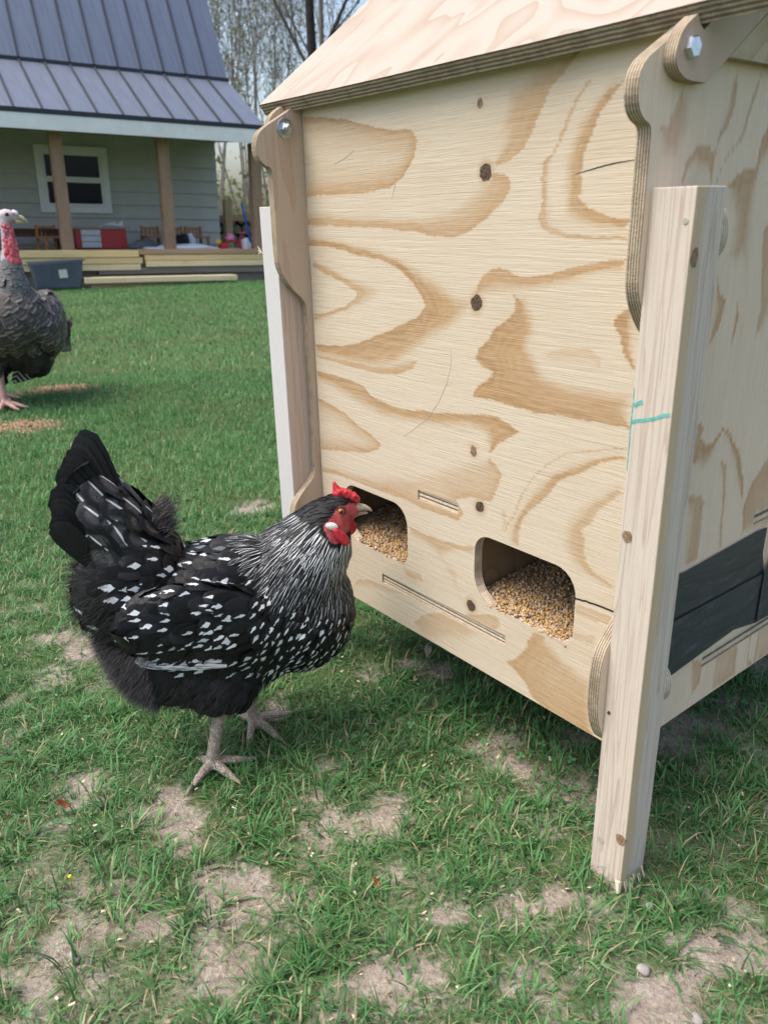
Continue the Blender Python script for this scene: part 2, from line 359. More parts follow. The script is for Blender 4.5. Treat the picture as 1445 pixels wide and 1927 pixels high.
LIGHT = (.61, .525, .400); TAN = (.445, .285, .145); TDARK = (.36, .215, .10)
M_front = plywood('plywood_front', LIGHT, TAN, TDARK, 'y', True)
M_side = plywood('plywood_side', (.78, .63, .48), (.54, .335, .19), (.44, .26, .135), 'z', True, seed=3.1)
M_roof = plywood('plywood_roof', (.44, .375, .31), (.365, .28, .21), (.32, .24, .17), 'x', False, 6.0, 5.3)
M_tanply = plywood('plywood_hinge', (.56, .43, .33), (.50, .36, .26), (.44, .30, .20), 'z', False, 8.0, 8.8)
M_plain = plywood('plywood_plain', (.58, .47, .32), (.47, .33, .19), (.40, .26, .14), 'y', False, 6.0, 1.7)
M_edge = ply_edge('plywood_edge', (.50, .42, .30), (.20, .145, .10))
M_edge_l = ply_edge('plywood_cut_edge', (.70, .62, .50), (.42, .31, .21), 4.0)
M_edge_roof = ply_edge('plywood_roof_edge', (.42, .36, .27), (.17, .125, .09), 4.0)
M_leg = lumber('leg_lumber', (.60, .52, .44), (.44, .335, .265), 'z', wane=(.56, .42, .25))
M_tab = lumber('tab_end_grain', (.66, .57, .44), (.24, .16, .10), 'y', gfreq=95)
M_tabx = lumber('tab_end_grain_side', (.64, .56, .44), (.24, .16, .10), 'x', gfreq=95)
M_leg2 = lumber('leg_lumber_inner', (.62, .49, .395), (.49, .35, .27), 'z', seed=2.2, pale=(.60, .585, .57))

# ================================================================== CHICKEN COOP  (local x = depth r, y = width u, z = height)
def band_tone(bands, grain):
    def fn(P):
        W = P * 1000.0
        g = np.column_stack([P[:, 0] * (.25 if grain == 0 else 1), P[:, 1] * (1 if grain == 0 else .25)])
        j1 = fbm(g, 300, 11) * 1.5; j2 = fbm(P, 45, 5) * 2.4; j3 = fbm(P, 60, 21) * 2.4
        if grain == 0: W = W + np.column_stack([j1 * .8 + j2, j3 * .7 + j1 * .12])
        else: W = W + np.column_stack([j3 * .7 + j1 * .12, j1 * .8 + j2])
        T = .07 + .06 * fbm(P, 14, 33) + .10 * np.clip(fbm(np.column_stack([P[:, 0] * (.5 if grain == 0 else 1), P[:, 1] * (1 if grain == 0 else .5)]), 16, 71) * 2 - .2, 0, 1)
        for c, cl, w, s in bands:
            c = np.array(c, float).reshape(-1, 2); cl = np.array(cl, float).reshape(-1, 2)
            poly = np.vstack([c, cl]) if len(cl) else c
            lo = poly.min(0) - 14; hi = poly.max(0) + 14
            sel = np.where(((W > lo) & (W < hi)).all(1))[0]
            if not len(sel): continue
            Q = W[sel]; ins = pip(Q, [tuple(p) for p in poly]); d = dpoly(Q, c); de = dpoly(Q, np.vstack([poly, poly[:1]]))
            soft = np.clip(de / 15.0, 0, 1) ** .7 if len(cl) else 1.0            # soft side fades out, crisp side stays sharp
            soft = np.where(d < de + .6, 1.0, soft)
            rings = .93 + .05 * np.sin(d / 1.9 + fbm(Q, .03, 4) * 6) + .10 * fbm(Q * np.array([.25, 1.0] if grain == 0 else [1.0, .25]), .5, 14)
            v = np.where(ins, s * ((.48 + .52 * np.exp(-d / (w * 1.7))) if len(cl) else (.06 + .94 * np.exp(-d / (w * .9)))) * rings * soft, 0)
            near_ = (~ins) * np.exp(-de / 7.0) * (.5 + .5 * np.sin(de / .75 + fbm(Q, .04, 9) * 4)) * .22 * s        # fine late rings outside the band
            T[sel] = np.maximum(T[sel], np.maximum(v, near_))
        return T
    return fn

coop = empty('chicken_coop', (0.2633, 0.6904, 0), R(37.858))
tag(coop, 'unpainted plywood chicken coop with two feed openings on wooden legs', 'chicken coop')
TH = .014
# ---- front panel
R0 = .047
ftone_b = band_tone(FRONT_BANDS, 0)
KNOTS = [(.300, .860, .005, .5), (.289, .790, .0085, 1.0), (.2995, .648, .0085, 1.0), (.3004, .4646, .007, .55), (.287, .392, .007, 1.0), (.300, .2427, .0075, 1.0)]
def ftone(P):
    T = ftone_b(P)
    for (a, b, r_, s) in KNOTS:
        d = np.hypot(P[:, 0] - a, (P[:, 1] - b) * .9)
        T = np.maximum(T, .55 * np.exp(-((d - r_) / .006) ** 2) * (d > r_) * s)
    return T
def tab_bump(z0, z1):
    return [(.058, z0 - .004), (.030, z0), (.012, z0 + .006), (.004, z0 + .016), (.001, (z0 + z1) / 2), (.003, z1 - .014), (.010, z1 - .004), (.030, z1 + .002), (.058, z1 + .004)]
def mirror_u(pts, c): return [(2 * c - a, b) for a, b in pts][::-1]
cu = (.058 + .655) / 2
t1 = chaikin(tab_bump(.226, .284), 2); t2 = chaikin(tab_bump(.696, .754), 2)
outline = [(.655, .150), (.058, .150)] + t1 + t2 + [(.058, .905), (.655, .905)] + mirror_u(t2, cu) + mirror_u(t1, cu)
outline = outline[1:] + outline[:1]
holeR = rrect(.127, .256, .295, .354, (.020, .040, .026, .032))
holeL = rrect(.4345, .2555, .592, .3495, (.020, .040, .026, .032))
slot1 = [(.235, .2075), (.498, .2055), (.498, .2210), (.235, .2235)]
slot2 = [(.3275, .3695), (.410, .3685), (.410, .3835), (.3275, .3850)]
fp = plate('front_panel', outline, [holeR, holeL, slot1, slot2], ((R0, 0, 0), (0, 1, 0), (0, 0, 1), (-1, 0, 0)), TH, (M_front, M_edge_l), coop, (.0032, .0014), ftone)
fp['label'] = 'cream and tan grained front panel with two feed openings'
# knots, checks and scratches on the veneer
qk = NT('knot_wood'); d_ = qk.obj(); nn = qk.noise(d_, 300, 4); nn2 = qk.noise(d_, 900, 3)
M_knot = qk.fin(qk.mix(qk.rng(nn, .35, .65), (.030, .020, .015), (.16, .10, .065)), .7, qk.bump(nn2, .7, .001))
qk = NT('pale_knot_wood'); nn = qk.noise(qk.obj(), 350, 4)
M_knot2 = qk.fin(qk.mix(qk.rng(nn, .35, .65), (.16, .095, .055), (.34, .23, .15)), .7)
M_crack = flat('split_shadow', (.035, .024, .016), .9)
M_pencil = flat('pencil_line', (.42, .39, .33), .7)
M_score = flat('scored_wood', (.53, .455, .35), .7)
def disc(name, O, A, B, N, ra, rb, m, parent, n=18, h=.0004, seed=0):
    rr = random.Random(seed); pts = []
    for k in range(n):
        a = 2 * math.pi * k / n; w = 1 + rr.uniform(-.10, .10); pts.append((ra * w * math.cos(a), rb * w * math.sin(a)))
    return plate(name, pts, [], (Vector(O) + Vector(N) * h, A, B, N), h + .002, (m, m), parent)
FN = (-1, 0, 0)
for i, (a, b, r_, s) in enumerate(KNOTS):
    k = disc('knot', (R0, a, b), (0, 1, 0), (0, 0, 1), FN, r_ * (1.08 if s > .9 else .8), r_ * 1.08, M_knot if s > .9 else M_knot2, fp, seed=i)
def strip(name, pts, w, m, parent, O=(R0, 0, 0), A=(0, 1, 0), B=(0, 0, 1), N=FN, h=.0003, taper=True):
    """a thin line laid on a sheet"""
    P = [Vector(p) for p in pts]; L_, R_ = [], []
    fine = []
    for a, b in zip(P[:-1], P[1:]):
        for k in range(4): fine.append(a.lerp(b, k / 4))
    fine.append(P[-1]); n = len(fine)
    for i, p in enumerate(fine):
        d = (fine[min(i+1, n-1)] - fine[max(i-1, 0)]).normalized(); nn_ = Vector((-d.y, d.x))
        ww = w * (.25 + .75 * math.sin(math.pi * min(1, max(0, (i + .6) / n)))) if taper else w
        jj = nn_ * random.uniform(-.18, .18) * w
        L_.append(tuple(p + nn_ * ww / 2 + jj)); R_.append(tuple(p - nn_ * ww / 2 + jj))
    return plate(name, L_ + R_[::-1], [], (Vector(O) + Vector(N) * h, A, B, N), h + .0008, (m, m), parent)
mmp = lambda l: [(a / 1000, b / 1000) for a, b in l]
strip('crack', mmp(FRONT_LINES['crack']), .0011, M_crack, fp)
strip('crack', [(.129, .321), (.112, .3235), (.094, .3245), (.058, .3265)], .0022, M_crack, fp, taper=False)
for nm, m, w in (('arc', M_score, .0011), ('pen', M_pencil, .0011), ('pen2', M_pencil, .0009)):
    strip('scratch', mmp(FRONT_LINES[nm]), w, m, fp)
# floor tabs that show in the slots
M_ply_l = flat('ply_layer_pale', (.62, .53, .40), .75, .15, 120); M_ply_d = flat('ply_layer_dark', (.20, .135, .085), .8, .3, 160)
def ply_tab(name, lo, hi, parent, n=5):
    mb = MB(); h = (hi[2] - lo[2]) / n
    for i in range(n):
        mb.cur = i % 2; mb.box((lo[0] + .0006 * (i % 2), lo[1] + .0001 * i, lo[2] + i * h), (hi[0], hi[1] - .0001 * i, lo[2] + (i + 1) * h))
    return mb.build(name, [M_ply_l, M_ply_d], parent)
ply_tab('floor_tab', (R0 + .0018, .2358, .2079), (R0 + .03, .4972, .2208), fp)
ply_tab('shelf_tab', (R0 + .0018, .3282, .3697), (R0 + .03, .4093, .3838), fp)

# ---- side panels
prof = [(.0234, .886), (.010, .879), (-.0096, .868), (-.0225, .860), (-.029, .850), (-.0305, .838), (-.028, .826), (-.020, .8175), (-.010, .814), (-.0078, .809), (-.0075, .800), (-.0075, .745), (-.0075, .690),
        (-.004, .674), (.004, .659), (.0159, .644), (.030, .632), (.0355, .623), (.0375, .610), (.0375, .362), (.0355, .350), (.025, .338), (.012, .327), (.002, .317), (-.006, .307), (-.0110, .292), (-.0125, .270), (-.0125, .240), (-.0085, .220), (0, .198), (.008, .187), (.0175, .181), (.034, .178), (.037, .171), (.037, .152)]
RIDGE = (.345, .886 + (.345 - .0234) * math.tan(R(37)) - .003)
side_out = chaikin(prof, 1) + [(.655, .152), (.655, .886), RIDGE]
side_out = side_out[::-1]
sslot = [(.200, .2050), (.480, .2050), (.480, .2230), (.200, .2230)]
sslot2 = rrect(.279, .3775, .42, .3965, (.004,) * 4, 2)
stone = band_tone(SIDE_BANDS, 1)
def stone2(P):
    T = stone(P); far = P[:, 0] > .32
    w = (fbm(np.column_stack([P[:, 0], P[:, 1] * .12]), 22, 8) * 4) % 1.0
    return np.where(far, np.maximum(T, .9 * np.clip((w - .4) / .5, 0, 1) * (w < .95)), T)
sp = plate('side_panel', side_out, [sslot, sslot2], ((0, .043, 0), (1, 0, 0), (0, 0, 1), (0, -1, 0)), TH, (M_side, M_edge), coop, (.0020, .0045), stone2)
MB().box((.2008, .0453, .2058), (.4792, .0560, .2110)).build('floor_tab', M_ply_l, sp); MB().box((.2008, .0460, .2111), (.4792, .0560, .2160)).build('floor_tab', M_ply_d, sp); MB().box((.2008, .0453, .2161), (.4792, .0560, .2216)).build('floor_tab', M_ply_l, sp)
MB().box((.2815, .0450, .3785), (.4175, .0560, .3840)).build('shelf_tab', M_ply_l, sp); MB().box((.2815, .0460, .3841), (.4175, .0560, .3890)).build('shelf_tab', M_ply_d, sp); MB().box((.2815, .0450, .3891), (.4175, .0560, .3955)).build('shelf_tab', M_ply_l, sp)
plate('side_panel', side_out, [], ((0, .656, 0), (1, 0, 0), (0, 0, 1), (0, -1, 0)), TH, (M_tanply, M_edge), coop, .02)
# ---- legs
def leg_mesh(name, x0, y0, z1, mats, seed):
    rr = random.Random(seed); mb = MB(); zs = [0, .02, .1, .25, .4, .55, .7, z1]; a, b = .046, .043
    bm = bmesh.new(); rings = []
    for k, z in enumerate(zs):
        ring = []
        for (px, py) in ((0, 0), (a, 0), (a, b), (0, b)):
            jz = {0: rr.uniform(-.004, .006)}.get(k, 0)
            ring.append(bm.verts.new((x0 + px + rr.uniform(-.0005, .0005), y0 + py + rr.uniform(-.0005, .0005), z + jz)))
        rings.append(ring)
    for r1, r2 in zip(rings[:-1], rings[1:]):
        for i in range(4):
            j = (i+1) % 4; fc = bm.faces.new((r1[i], r1[j], r2[j], r2[i])); fc.material_index = 0
    bm.faces.new(rings[0][::-1]); bm.faces.new(rings[-1])
    me = bpy.data.meshes.new(name); bm.to_mesh(me); bm.free(); me.materials.append(mats)
    o = link(name, me, coop); md = o.modifiers.new('bevel', 'BEVEL'); md.width = .0009; md.segments = 2; md.limit_method = 'ANGLE'; md.angle_limit = R(45)
    return o
legR = leg_mesh('leg', 0, 0, .765, M_leg, 1)
legL = leg_mesh('leg', 0, .6715, .763, M_leg2, 2)
leg_mesh('leg', .610, 0, .765, M_leg, 3); leg_mesh('leg', .610, .6715, .765, M_leg2, 4)
M_chalk = flat('turquoise_chalk', (.14, .42, .38), .8, .3, 300)
M_heart = flat('pale_heartwood', (.52, .42, .29), .75, .15, 60)
LF = dict(O=(0, 0, 0), A=(0, 1, 0), B=(0, 0, 1), N=(-1, 0, 0))
strip('chalk_mark', [(.0415, .5585), (.020, .566), (.0025, .5728)], .0034, M_chalk, legR, **LF, taper=False)
strip('chalk_mark', [(.0410, .5745), (.031, .5794)], .0040, M_chalk, legR, **LF, taper=False)
strip('chalk_mark', [(.0418, .592), (.0420, .55), (.0416, .510)], .0014, M_chalk, legR, **LF)
for i, (a, b, r_, m) in enumerate([(.0345, .4423, .0062, M_knot2), (.0055, .0765, .0075, M_knot2), (.0365, .232, .0022, M_knot)]):
    disc('knot', (0, a, b), (0, 1, 0), (0, 0, 1), (-1, 0, 0), r_ * .9, r_, m, legR, seed=20 + i)
disc('knot', (.0075, 0, .709), (1, 0, 0), (0, 0, 1), (0, -1, 0), .0055, .0085, M_knot2, legR, seed=31)
disc('dent_shade', (0, .0075, .738), (0, 1, 0), (0, 0, 1), (-1, 0, 0), .0026, .0024, M_pencil, legR, seed=33)  # flat grey disc paints the shading of a small dent
disc('smudge', (0, .031, .058), (0, 1, 0), (0, 0, 1), (-1, 0, 0), .004, .0045, M_pencil, legR, seed=35)
# splintered saw cut at the foot
M_splint = flat('fresh_splinter', (.72, .63, .46), .8)
mb = MB()
for i in range(12):
    x = .006 + i * .0034 + random.uniform(-.001, .001); h = random.uniform(.006, .016)
    mb.tube([(x, -.0006, h), (x + random.uniform(-.002, .003), -.003 - random.uniform(0, .004), random.uniform(.001, .004))], [.0011, .0003], 4)
mb.tube([(-.0005, .003, .018), (-.003, .0, .004)], [.004, .0025], 5)
mb.build('splinter', M_splint, legR)
mb = MB()
for k in range(3): mb.tube([(.0, .716, .700 - .0015 * k), (-.002, .7195, .701 + .003 * (k - 1)), (-.003, .7225, .7015 + .006 * (k - 1))], [.0012, .0009, .0004], 4)
mb.build('splinter', M_splint, legL)
# ---- hinge arms, roof
arm = [(.0239, .8945), (.0069, .8838), (.0005, .8720), (-.0015, .862), (.001, .8555), (.0071, .8507), (.0177, .8466), (.0464, .8464), (.1326, .9077), (.330, 1.0560), (.330, 1.104), (.0345, .884), (.029, .8875)]
arm = chaikin(arm[:8], 2) + arm[8:]
plate('hinge_arm', arm[::-1], [], ((0, .0305, 0), (1, 0, 0), (0, 0, 1), (0, -1, 0)), .0122, (M_tanply, M_edge), coop)
plate('hinge_arm', arm[::-1], [], ((0, .6705, 0), (1, 0, 0), (0, 0, 1), (0, -1, 0)), .0122, (M_tanply, M_edge), coop)
gable = [(.079, .8685), (.60, .8685), (.60, .905), RIDGE, (.332, 1.052), (.1326, .9057)]
plate('gable_board', gable, [], ((0, .0315, 0), (1, 0, 0), (0, 0, 1), (0, -1, 0)), .0112, (M_plain, M_edge), coop, .01)
c37, s37 = math.cos(R(37)), math.sin(R(37))
roof_o = ((.0222, 0, .9024), (0, 1, 0), (c37, 0, s37), (-s37, 0, c37))
n_ = 16
lower = [(-.025 + .755 * i / n_, -.0 - .0035 * math.sin(math.pi * i / n_) + random.uniform(-.0005, .0005)) for i in range(n_ + 1)]
rp = plate('roof_panel', [(.730, .403), (-.025, .403)] + lower, [], roof_o, .0175, (M_roof, M_edge_roof), coop, .02)
plate('roof_panel', [(.730, 0), (.730, .40), (-.025, .40), (-.025, 0)], [], ((.668, 0, .9024), (0, 1, 0), (-c37, 0, s37), (s37, 0, c37)), .0175, (M_roof, M_edge_roof), coop, .05)
RF = dict(O=roof_o[0], A=roof_o[1], B=roof_o[2], N=roof_o[3])
strip('gouge', [(.690, .030), (.689, .075), (.690, .110)], .0030, M_score, rp, **RF)
strip('gouge', [(.668, .006), (.667, .10), (.668, .19)], .0012, M_score, rp, **RF)
strip('gouge', [(.692, .150), (.692, .166), (.691, .185)], .0022, M_score, rp, **RF)
strip('gouge', [(.675, .026), (.674, .032)], .0030, M_pencil, rp, **RF)
# ---- bolts
M_zinc = flat('zinc', (.62, .66, .70), .28, .12, 200, .5, 1.0)
M_zinc2 = flat('zinc_washer', (.50, .53, .55), .42, .2, 150, .5, 1.0)
def hexpts(r_, rot=0): return [(r_ * math.cos(R(60 * k + rot)), r_ * math.sin(R(60 * k + rot))) for k in range(6)]
def bolt(x, y, z, washer, nutlen, stud):
    b_ = empty('bolt', (x, y, z)); b_.parent = coop
    if washer:
        MB().lathe([(.0135, 0), (.0135, .0016), (.0129, .0020), (.006, .0022)], 28, Matrix.Rotation(R(90), 4, 'X')).build('washer', M_zinc2, b_, False)
    w0 = .0021 if washer else 0
    bm = bmesh.new(); pa = hexpts(.0088, 12)
    bot = [bm.verts.new((p[0], -w0, p[1])) for p in pa]; mid = [bm.verts.new((p[0], -w0 - nutlen + .0012, p[1])) for p in pa]; top = [bm.verts.new((p[0] * .87, -w0 - nutlen, p[1] * .87)) for p in pa]
    for r1, r2 in ((bot, mid), (mid, top)):
        for i in range(6): bm.faces.new((r1[i], r1[(i+1) % 6], r2[(i+1) % 6], r2[i]))
    bm.faces.new(top)
    bmesh.ops.recalc_face_normals(bm, faces=bm.faces)
    me = bpy.data.meshes.new('hex_nut'); bm.to_mesh(me); bm.free(); me.materials.append(M_zinc); link('hex_nut', me, b_)
    if stud:
        prof_ = []
        for k in range(9): prof_ += [(.0048 + (.0005 if k % 2 else 0), w0 + nutlen - .001 + k * .0006)]
        prof_ += [(.0040, w0 + nutlen + .0048)]
        MB().lathe(prof_, 20, Matrix.Rotation(R(90), 4, 'X')).build('thread', M_zinc, b_, False)
bolt(.0173, .656, .8648, True, .0068, True)
bolt(.0170, .0305, .8700, False, .0058, False)
# ---- duct tape on the right side
qt = NT('duct_tape'); o = qt.obj(); st = qt.scale(o, (.2, 1, 1)); n1 = qt.noise(st, 120, 4, .6, .8); n2 = qt.noise(o, 420, 3); n3 = qt.noise(qt.scale(o, (.35, 1, 1)), 30, 2, .5, 1.0)
ct = qt.mix(qt.rng(n1, .55, .8), (.035, .041, .050), (.085, .093, .105))
ct = qt.mix(qt.math('MULTIPLY', qt.rng(n2, .62, .74), qt.rng(n1, .4, .7)), ct, (.26, .27, .29))
M_tape = qt.fin(ct, .42, qt.bump(qt.math('ADD', n3, qt.math('MULTIPLY', n1, .3)), .35, .006), .45)
def tape(pts, h, seed):
    P = np.array(pts); o_ = plate('duct_tape', pts, [], ((0, .043 - h, 0), (1, 0, 0), (0, 0, 1), (0, -1, 0)), .0006, (M_tape, M_tape), coop, .006)
    me = o_.data; co = np.empty(len(me.vertices) * 3); me.vertices.foreach_get('co', co); co = co.reshape(-1, 3)
    co[:, 1] -= .0011 * (1 + fbm(co[:, [0, 2]] * np.array([.45, 1]), 38, seed)) ; me.vertices.foreach_set('co', co.ravel()); me.update()
    me.polygons.foreach_set('use_smooth', np.ones(len(me.polygons), bool))
tape([(.070, .288), (.325, .281), (.324, .300), (.3135, .330), (.3138, .3655), (.292, .3672), (.130, .3605), (.118, .362), (.075, .352)][::1], .0008, 1)
tape([(.070, .222), (.150, .2285), (.265, .2365), (.324, .2260), (.325, .300), (.068, .303)], .0030, 2)
tape([(.3175, .229), (.47, .224), (.47, .345), (.352, .342), (.332, .312), (.3185, .304)], .0052, 3)
# ---- inside: the feed troughs
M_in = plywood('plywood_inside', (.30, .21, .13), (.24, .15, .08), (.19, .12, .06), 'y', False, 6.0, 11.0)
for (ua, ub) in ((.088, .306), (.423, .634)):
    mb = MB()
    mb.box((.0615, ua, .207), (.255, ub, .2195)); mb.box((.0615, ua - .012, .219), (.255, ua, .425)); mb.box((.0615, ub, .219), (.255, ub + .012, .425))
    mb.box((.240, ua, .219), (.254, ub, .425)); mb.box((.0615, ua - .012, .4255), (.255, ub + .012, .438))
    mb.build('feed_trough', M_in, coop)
MB().box((.061, .058, .155), (.64, .655, .167)).build('floor_panel', M_plain, coop)
MB().box((.6415, .0575, .152), (.6535, .6555, .90)).build('back_panel', M_plain, coop)
# ---- cracked corn in each trough
qf = NT('cracked_corn'); a_ = qf.attr('tint')[2]; nf = qf.noise(qf.obj(), 700, 2)
cf = qf.ramp(a_, [(0, (.42, .31, .20)), (.32, (.60, .48, .34)), (.60, (.32, .21, .12)), (.70, (.48, .27, .08)), (.92, (.58, .32, .07)), (1, (.16, .10, .06))])
M_corn = qf.fin(qf.mix(qf.math('MULTIPLY', nf, .35), cf, (.25, .17, .10)), .6)
def kernels(name, ua, ub, n, parent, seed, label, h0=0, h1=1):
    rr = np.random.default_rng(seed)
    V0 = np.array([(1, 0, .1), (-.9, .2, 0), (.1, .8, .1), (-.1, -.85, -.1), (.1, .05, .55), (0, .1, -.5), (.6, .55, .35), (-.5, -.5, .4)])
    from_hull = [(0, 6, 4), (6, 2, 4), (2, 1, 4), (1, 7, 4), (7, 3, 4), (3, 0, 4), (0, 2, 6), (0, 5, 2), (2, 5, 1), (1, 5, 3), (1, 3, 7), (3, 5, 0)]
    V = []; F = []; tint = []
    x = rr.uniform(.0480, .236, n); x[: n // 3] = rr.uniform(.0475, .12, n // 3); y = rr.uniform(ua + .004, ub - .004, n)
    top = .2570 + np.clip((x - .055) / .14, 0, 1) * .014 + .004 * fbm(np.column_stack([x, y]), 45, seed)
    top -= np.clip((.060 - x) / .012, 0, 1) * .0012
    inw = (x > .063); ok = inw | ((y > h0 + .010) & (y < h1 - .022))
    for i in np.where(ok)[0]:
        q = Euler(rr.uniform(0, 6.28, 3)).to_matrix(); s = rr.uniform(.0015, .0035) * np.array([1.25, 1, .75])
        W = (V0 * s * rr.uniform(.8, 1.2, V0.shape)) @ np.array(q).T + (x[i], y[i], top[i] + rr.uniform(-.0012, .0024))
        F += [tuple(a + len(V) for a in t) for t in from_hull]; V += list(W); tint += [rr.uniform()] * 8
    # heap below the loose grains
    b = len(V); nx, ny = 14, 12
    for i in range(nx + 1):
        for j in range(ny + 1):
            xx = .0478 + (.239 - .0478) * i / nx; yy = ua + .001 + (ub - ua - .002) * j / ny
            V.append((xx, yy, .2575 + max(0, min(1, (xx - .055) / .14)) * .014 - .0025)); tint.append(.5)
    for i in range(nx):
        for j in range(ny):
            k = b + i * (ny + 1) + j; F += [(k, k + ny + 1, k + ny + 2), (k, k + ny + 2, k + 1)]
    o_ = link(name, fast_mesh(name, V, F, M_corn, False, {'tint': tint}))
    o_.matrix_world = Matrix.Translation(coop.location) @ Matrix.Rotation(R(37.858), 4, 'Z')
    tag(o_, label, 'feed', kind='stuff')
kernels('cracked_corn', .089, .305, 4200, coop, 3, 'cracked corn heaped inside the nearer feed opening beside the front leg', .127, .295)
kernels('cracked_corn', .424, .633, 4200, coop, 5, 'cracked corn in the farther feed opening in front of the hen', .4345, .592)

# ================================================================== GROUND
BARE = [(-0.308, 0.848, 0.069, 0.046), (-0.438, 0.89, 0.042, 0.038), (-0.584, 1.194, 0.048, 0.038), (-0.353, 2.007, 0.074, 0.05), (0.237, 0.865, 0.065, 0.037), (-0.014, 0.592, 0.061, 0.049), (0.177, 0.68, 0.067, 0.022), (0.338, 0.607, 0.067, 0.038), (0.565, 1.063, 0.051, 0.036), (-0.286, 0.665, 0.049, 0.029), (-0.197, 0.677, 0.037, 0.022), (0.287, 0.979, 0.04, 0.032), (-0.068, 0.552, 0.037, 0.017), (-0.152, 1.205, 0.043, 0.025), (0.072, 0.669, 0.036, 0.025), (0.141, 0.581, 0.038, 0.024), (0.23, 0.55, 0.047, 0.022), (-0.448, 0.819, 0.028, 0.015), (-0.113, 0.697, 0.038, 0.015), (0.338, 0.683, 0.061, 0.015), (-0.389, 0.608, 0.023, 0.013), (0.539, 0.932, 0.023, 0.024), (-0.269, 0.53, 0.042, 0.021), (0.037, 0.523, 0.062, 0.021)]
CHIPS = [(-1.416, 2.974, .16, .11), (-1.543, 3.719, .16, .10)]
def bare_mask(x, y):
    P = np.column_stack([x, y]); b = np.zeros(len(x))
    nz = fbm(P, 30, 2, 5) * .8 + .5 * fbm(P, 130, 6, 2)
    for (a, c, rx, ry) in BARE + CHIPS:
        d = np.hypot((x - a) / rx, (y - c) / ry)
        b = np.maximum(b, np.clip((1.25 - d + nz * 1.5) * .75, 0, 1))
    near = np.clip((1.5 - y) / .9, 0, 1)
    sp_ = fbm(P, 11, 40, 4) * .9 + .35 * nz
    b = np.maximum(b, .30 * np.clip((1.15 - y) / .4, 0, 1) * np.clip(.6 + nz, 0, 1))
    b = np.maximum(b, np.clip((sp_ - .20 + .26 * near * np.clip(.75 + x * 1.0, .3, 1.25) - .20 * np.clip(y - 1.6, 0, 1)) * 2.0, 0, 1) * np.clip((2.6 - y), 0.12, 1))
    return np.clip(b, 0, 1)
def axis_lines(parts):
    out = []
    for a, b, s in parts: out += list(np.arange(a, b, s))
    return np.array(out)
xs = axis_lines([(-120, -20, 10), (-20, -6, 1.0), (-6, -1.6, .2), (-1.6, -.75, .04), (-.75, .75, .010), (.75, 1.5, .04), (1.5, 6, .3), (6, 20, 2), (20, 121, 10)])
ys = axis_lines([(-12, -1, 2), (-1, .40, .2), (.40, 1.5, .010), (1.5, 2.6, .03), (2.6, 5, .08), (5, 16, .4), (16, 40, 2.5), (40, 220, 15)])
X_, Y_ = np.meshgrid(xs, ys); shp = X_.shape; xf, yf = X_.ravel(), Y_.ravel()
bm_ = np.zeros(len(xf)); vis = (np.abs(xf) < 4) & (yf > .3) & (yf < 8); bm_[vis] = bare_mask(xf[vis], yf[vis])
zf = zg(xf, yf); Pn = np.column_stack([xf, yf])
zf = zf - .004 * bm_ + np.where(vis, .0022 * fbm(Pn, 60, 77, 3), 0)
idx = np.arange(len(xf)).reshape(shp)
F_ = np.stack([idx[:-1, :-1].ravel(), idx[:-1, 1:].ravel(), idx[1:, 1:].ravel(), idx[1:, :-1].ravel()], 1)
q = NT('lawn_soil'); o = q.obj(); b_ = q.attr('bare')[2]; cl = q.noise(o, 180, 4, .65); big = q.noise(o, 22, 4, .6); peb = q.noise(o, 520, 2, .6); far_ = q.noise(o, 2.2, 4, .6)
soil = q.ramp(cl, [(.25, (.17, .138, .112)), (.48, (.345, .295, .245)), (.62, (.43, .375, .315)), (.8, (.51, .455, .395))])
soil = q.mix(q.math('MULTIPLY', q.rng(big, .40, .68), .55), soil, (.22, .175, .135))
soil = q.mix(q.rng(peb, .70, .78), soil, (.50, .45, .38))
that = q.mix(q.rng(cl, .35, .65), (.045, .085, .030), (.120, .135, .060))
that = q.mix(q.math('MULTIPLY', q.rng(far_, .4, .65), .5), that, (.060, .150, .048))
bn_ = q.math('ADD', b_, q.math('MULTIPLY', q.math('SUBTRACT', cl, .5), .5)); c = q.mix(q.rng(bn_, .10, .62), that, soil)
M_ground = q.fin(c, .95, q.bump(q.math('ADD', cl, q.math('MULTIPLY', peb, .35)), .9, .006), .08)
ground = link('ground', fast_mesh('ground', np.column_stack([xf, yf, zf]), F_, M_ground, True, {'bare': bm_})); tag(ground, kind='structure')
# ------------------------------------------------------------------ grass blades
q = NT('grass_blades'); t_ = q.attr('tint')[2]; h_ = q.attr('along')[2]
g1 = q.ramp(t_, [(0, (.038, .118, .038)), (.35, (.082, .228, .068)), (.70, (.145, .325, .106)), (.86, (.230, .375, .150)), (.90, (.33, .30, .16)), (1, (.48, .41, .26))])
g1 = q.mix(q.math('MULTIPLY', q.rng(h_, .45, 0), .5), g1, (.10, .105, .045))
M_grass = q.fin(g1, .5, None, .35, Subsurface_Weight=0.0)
q.b.inputs['Transmission Weight'].default_value = 0.0
tl = q.t.nodes.new('ShaderNodeBsdfTranslucent'); q.t.links.new(g1, tl.inputs[0]); ms = q.t.nodes.new('ShaderNodeMixShader'); ms.inputs[0].default_value = .28
q.t.links.new(q.b.outputs[0], ms.inputs[1]); q.t.links.new(tl.outputs[0], ms.inputs[2]); q.t.links.new(ms.outputs[0], q.out.inputs[0])
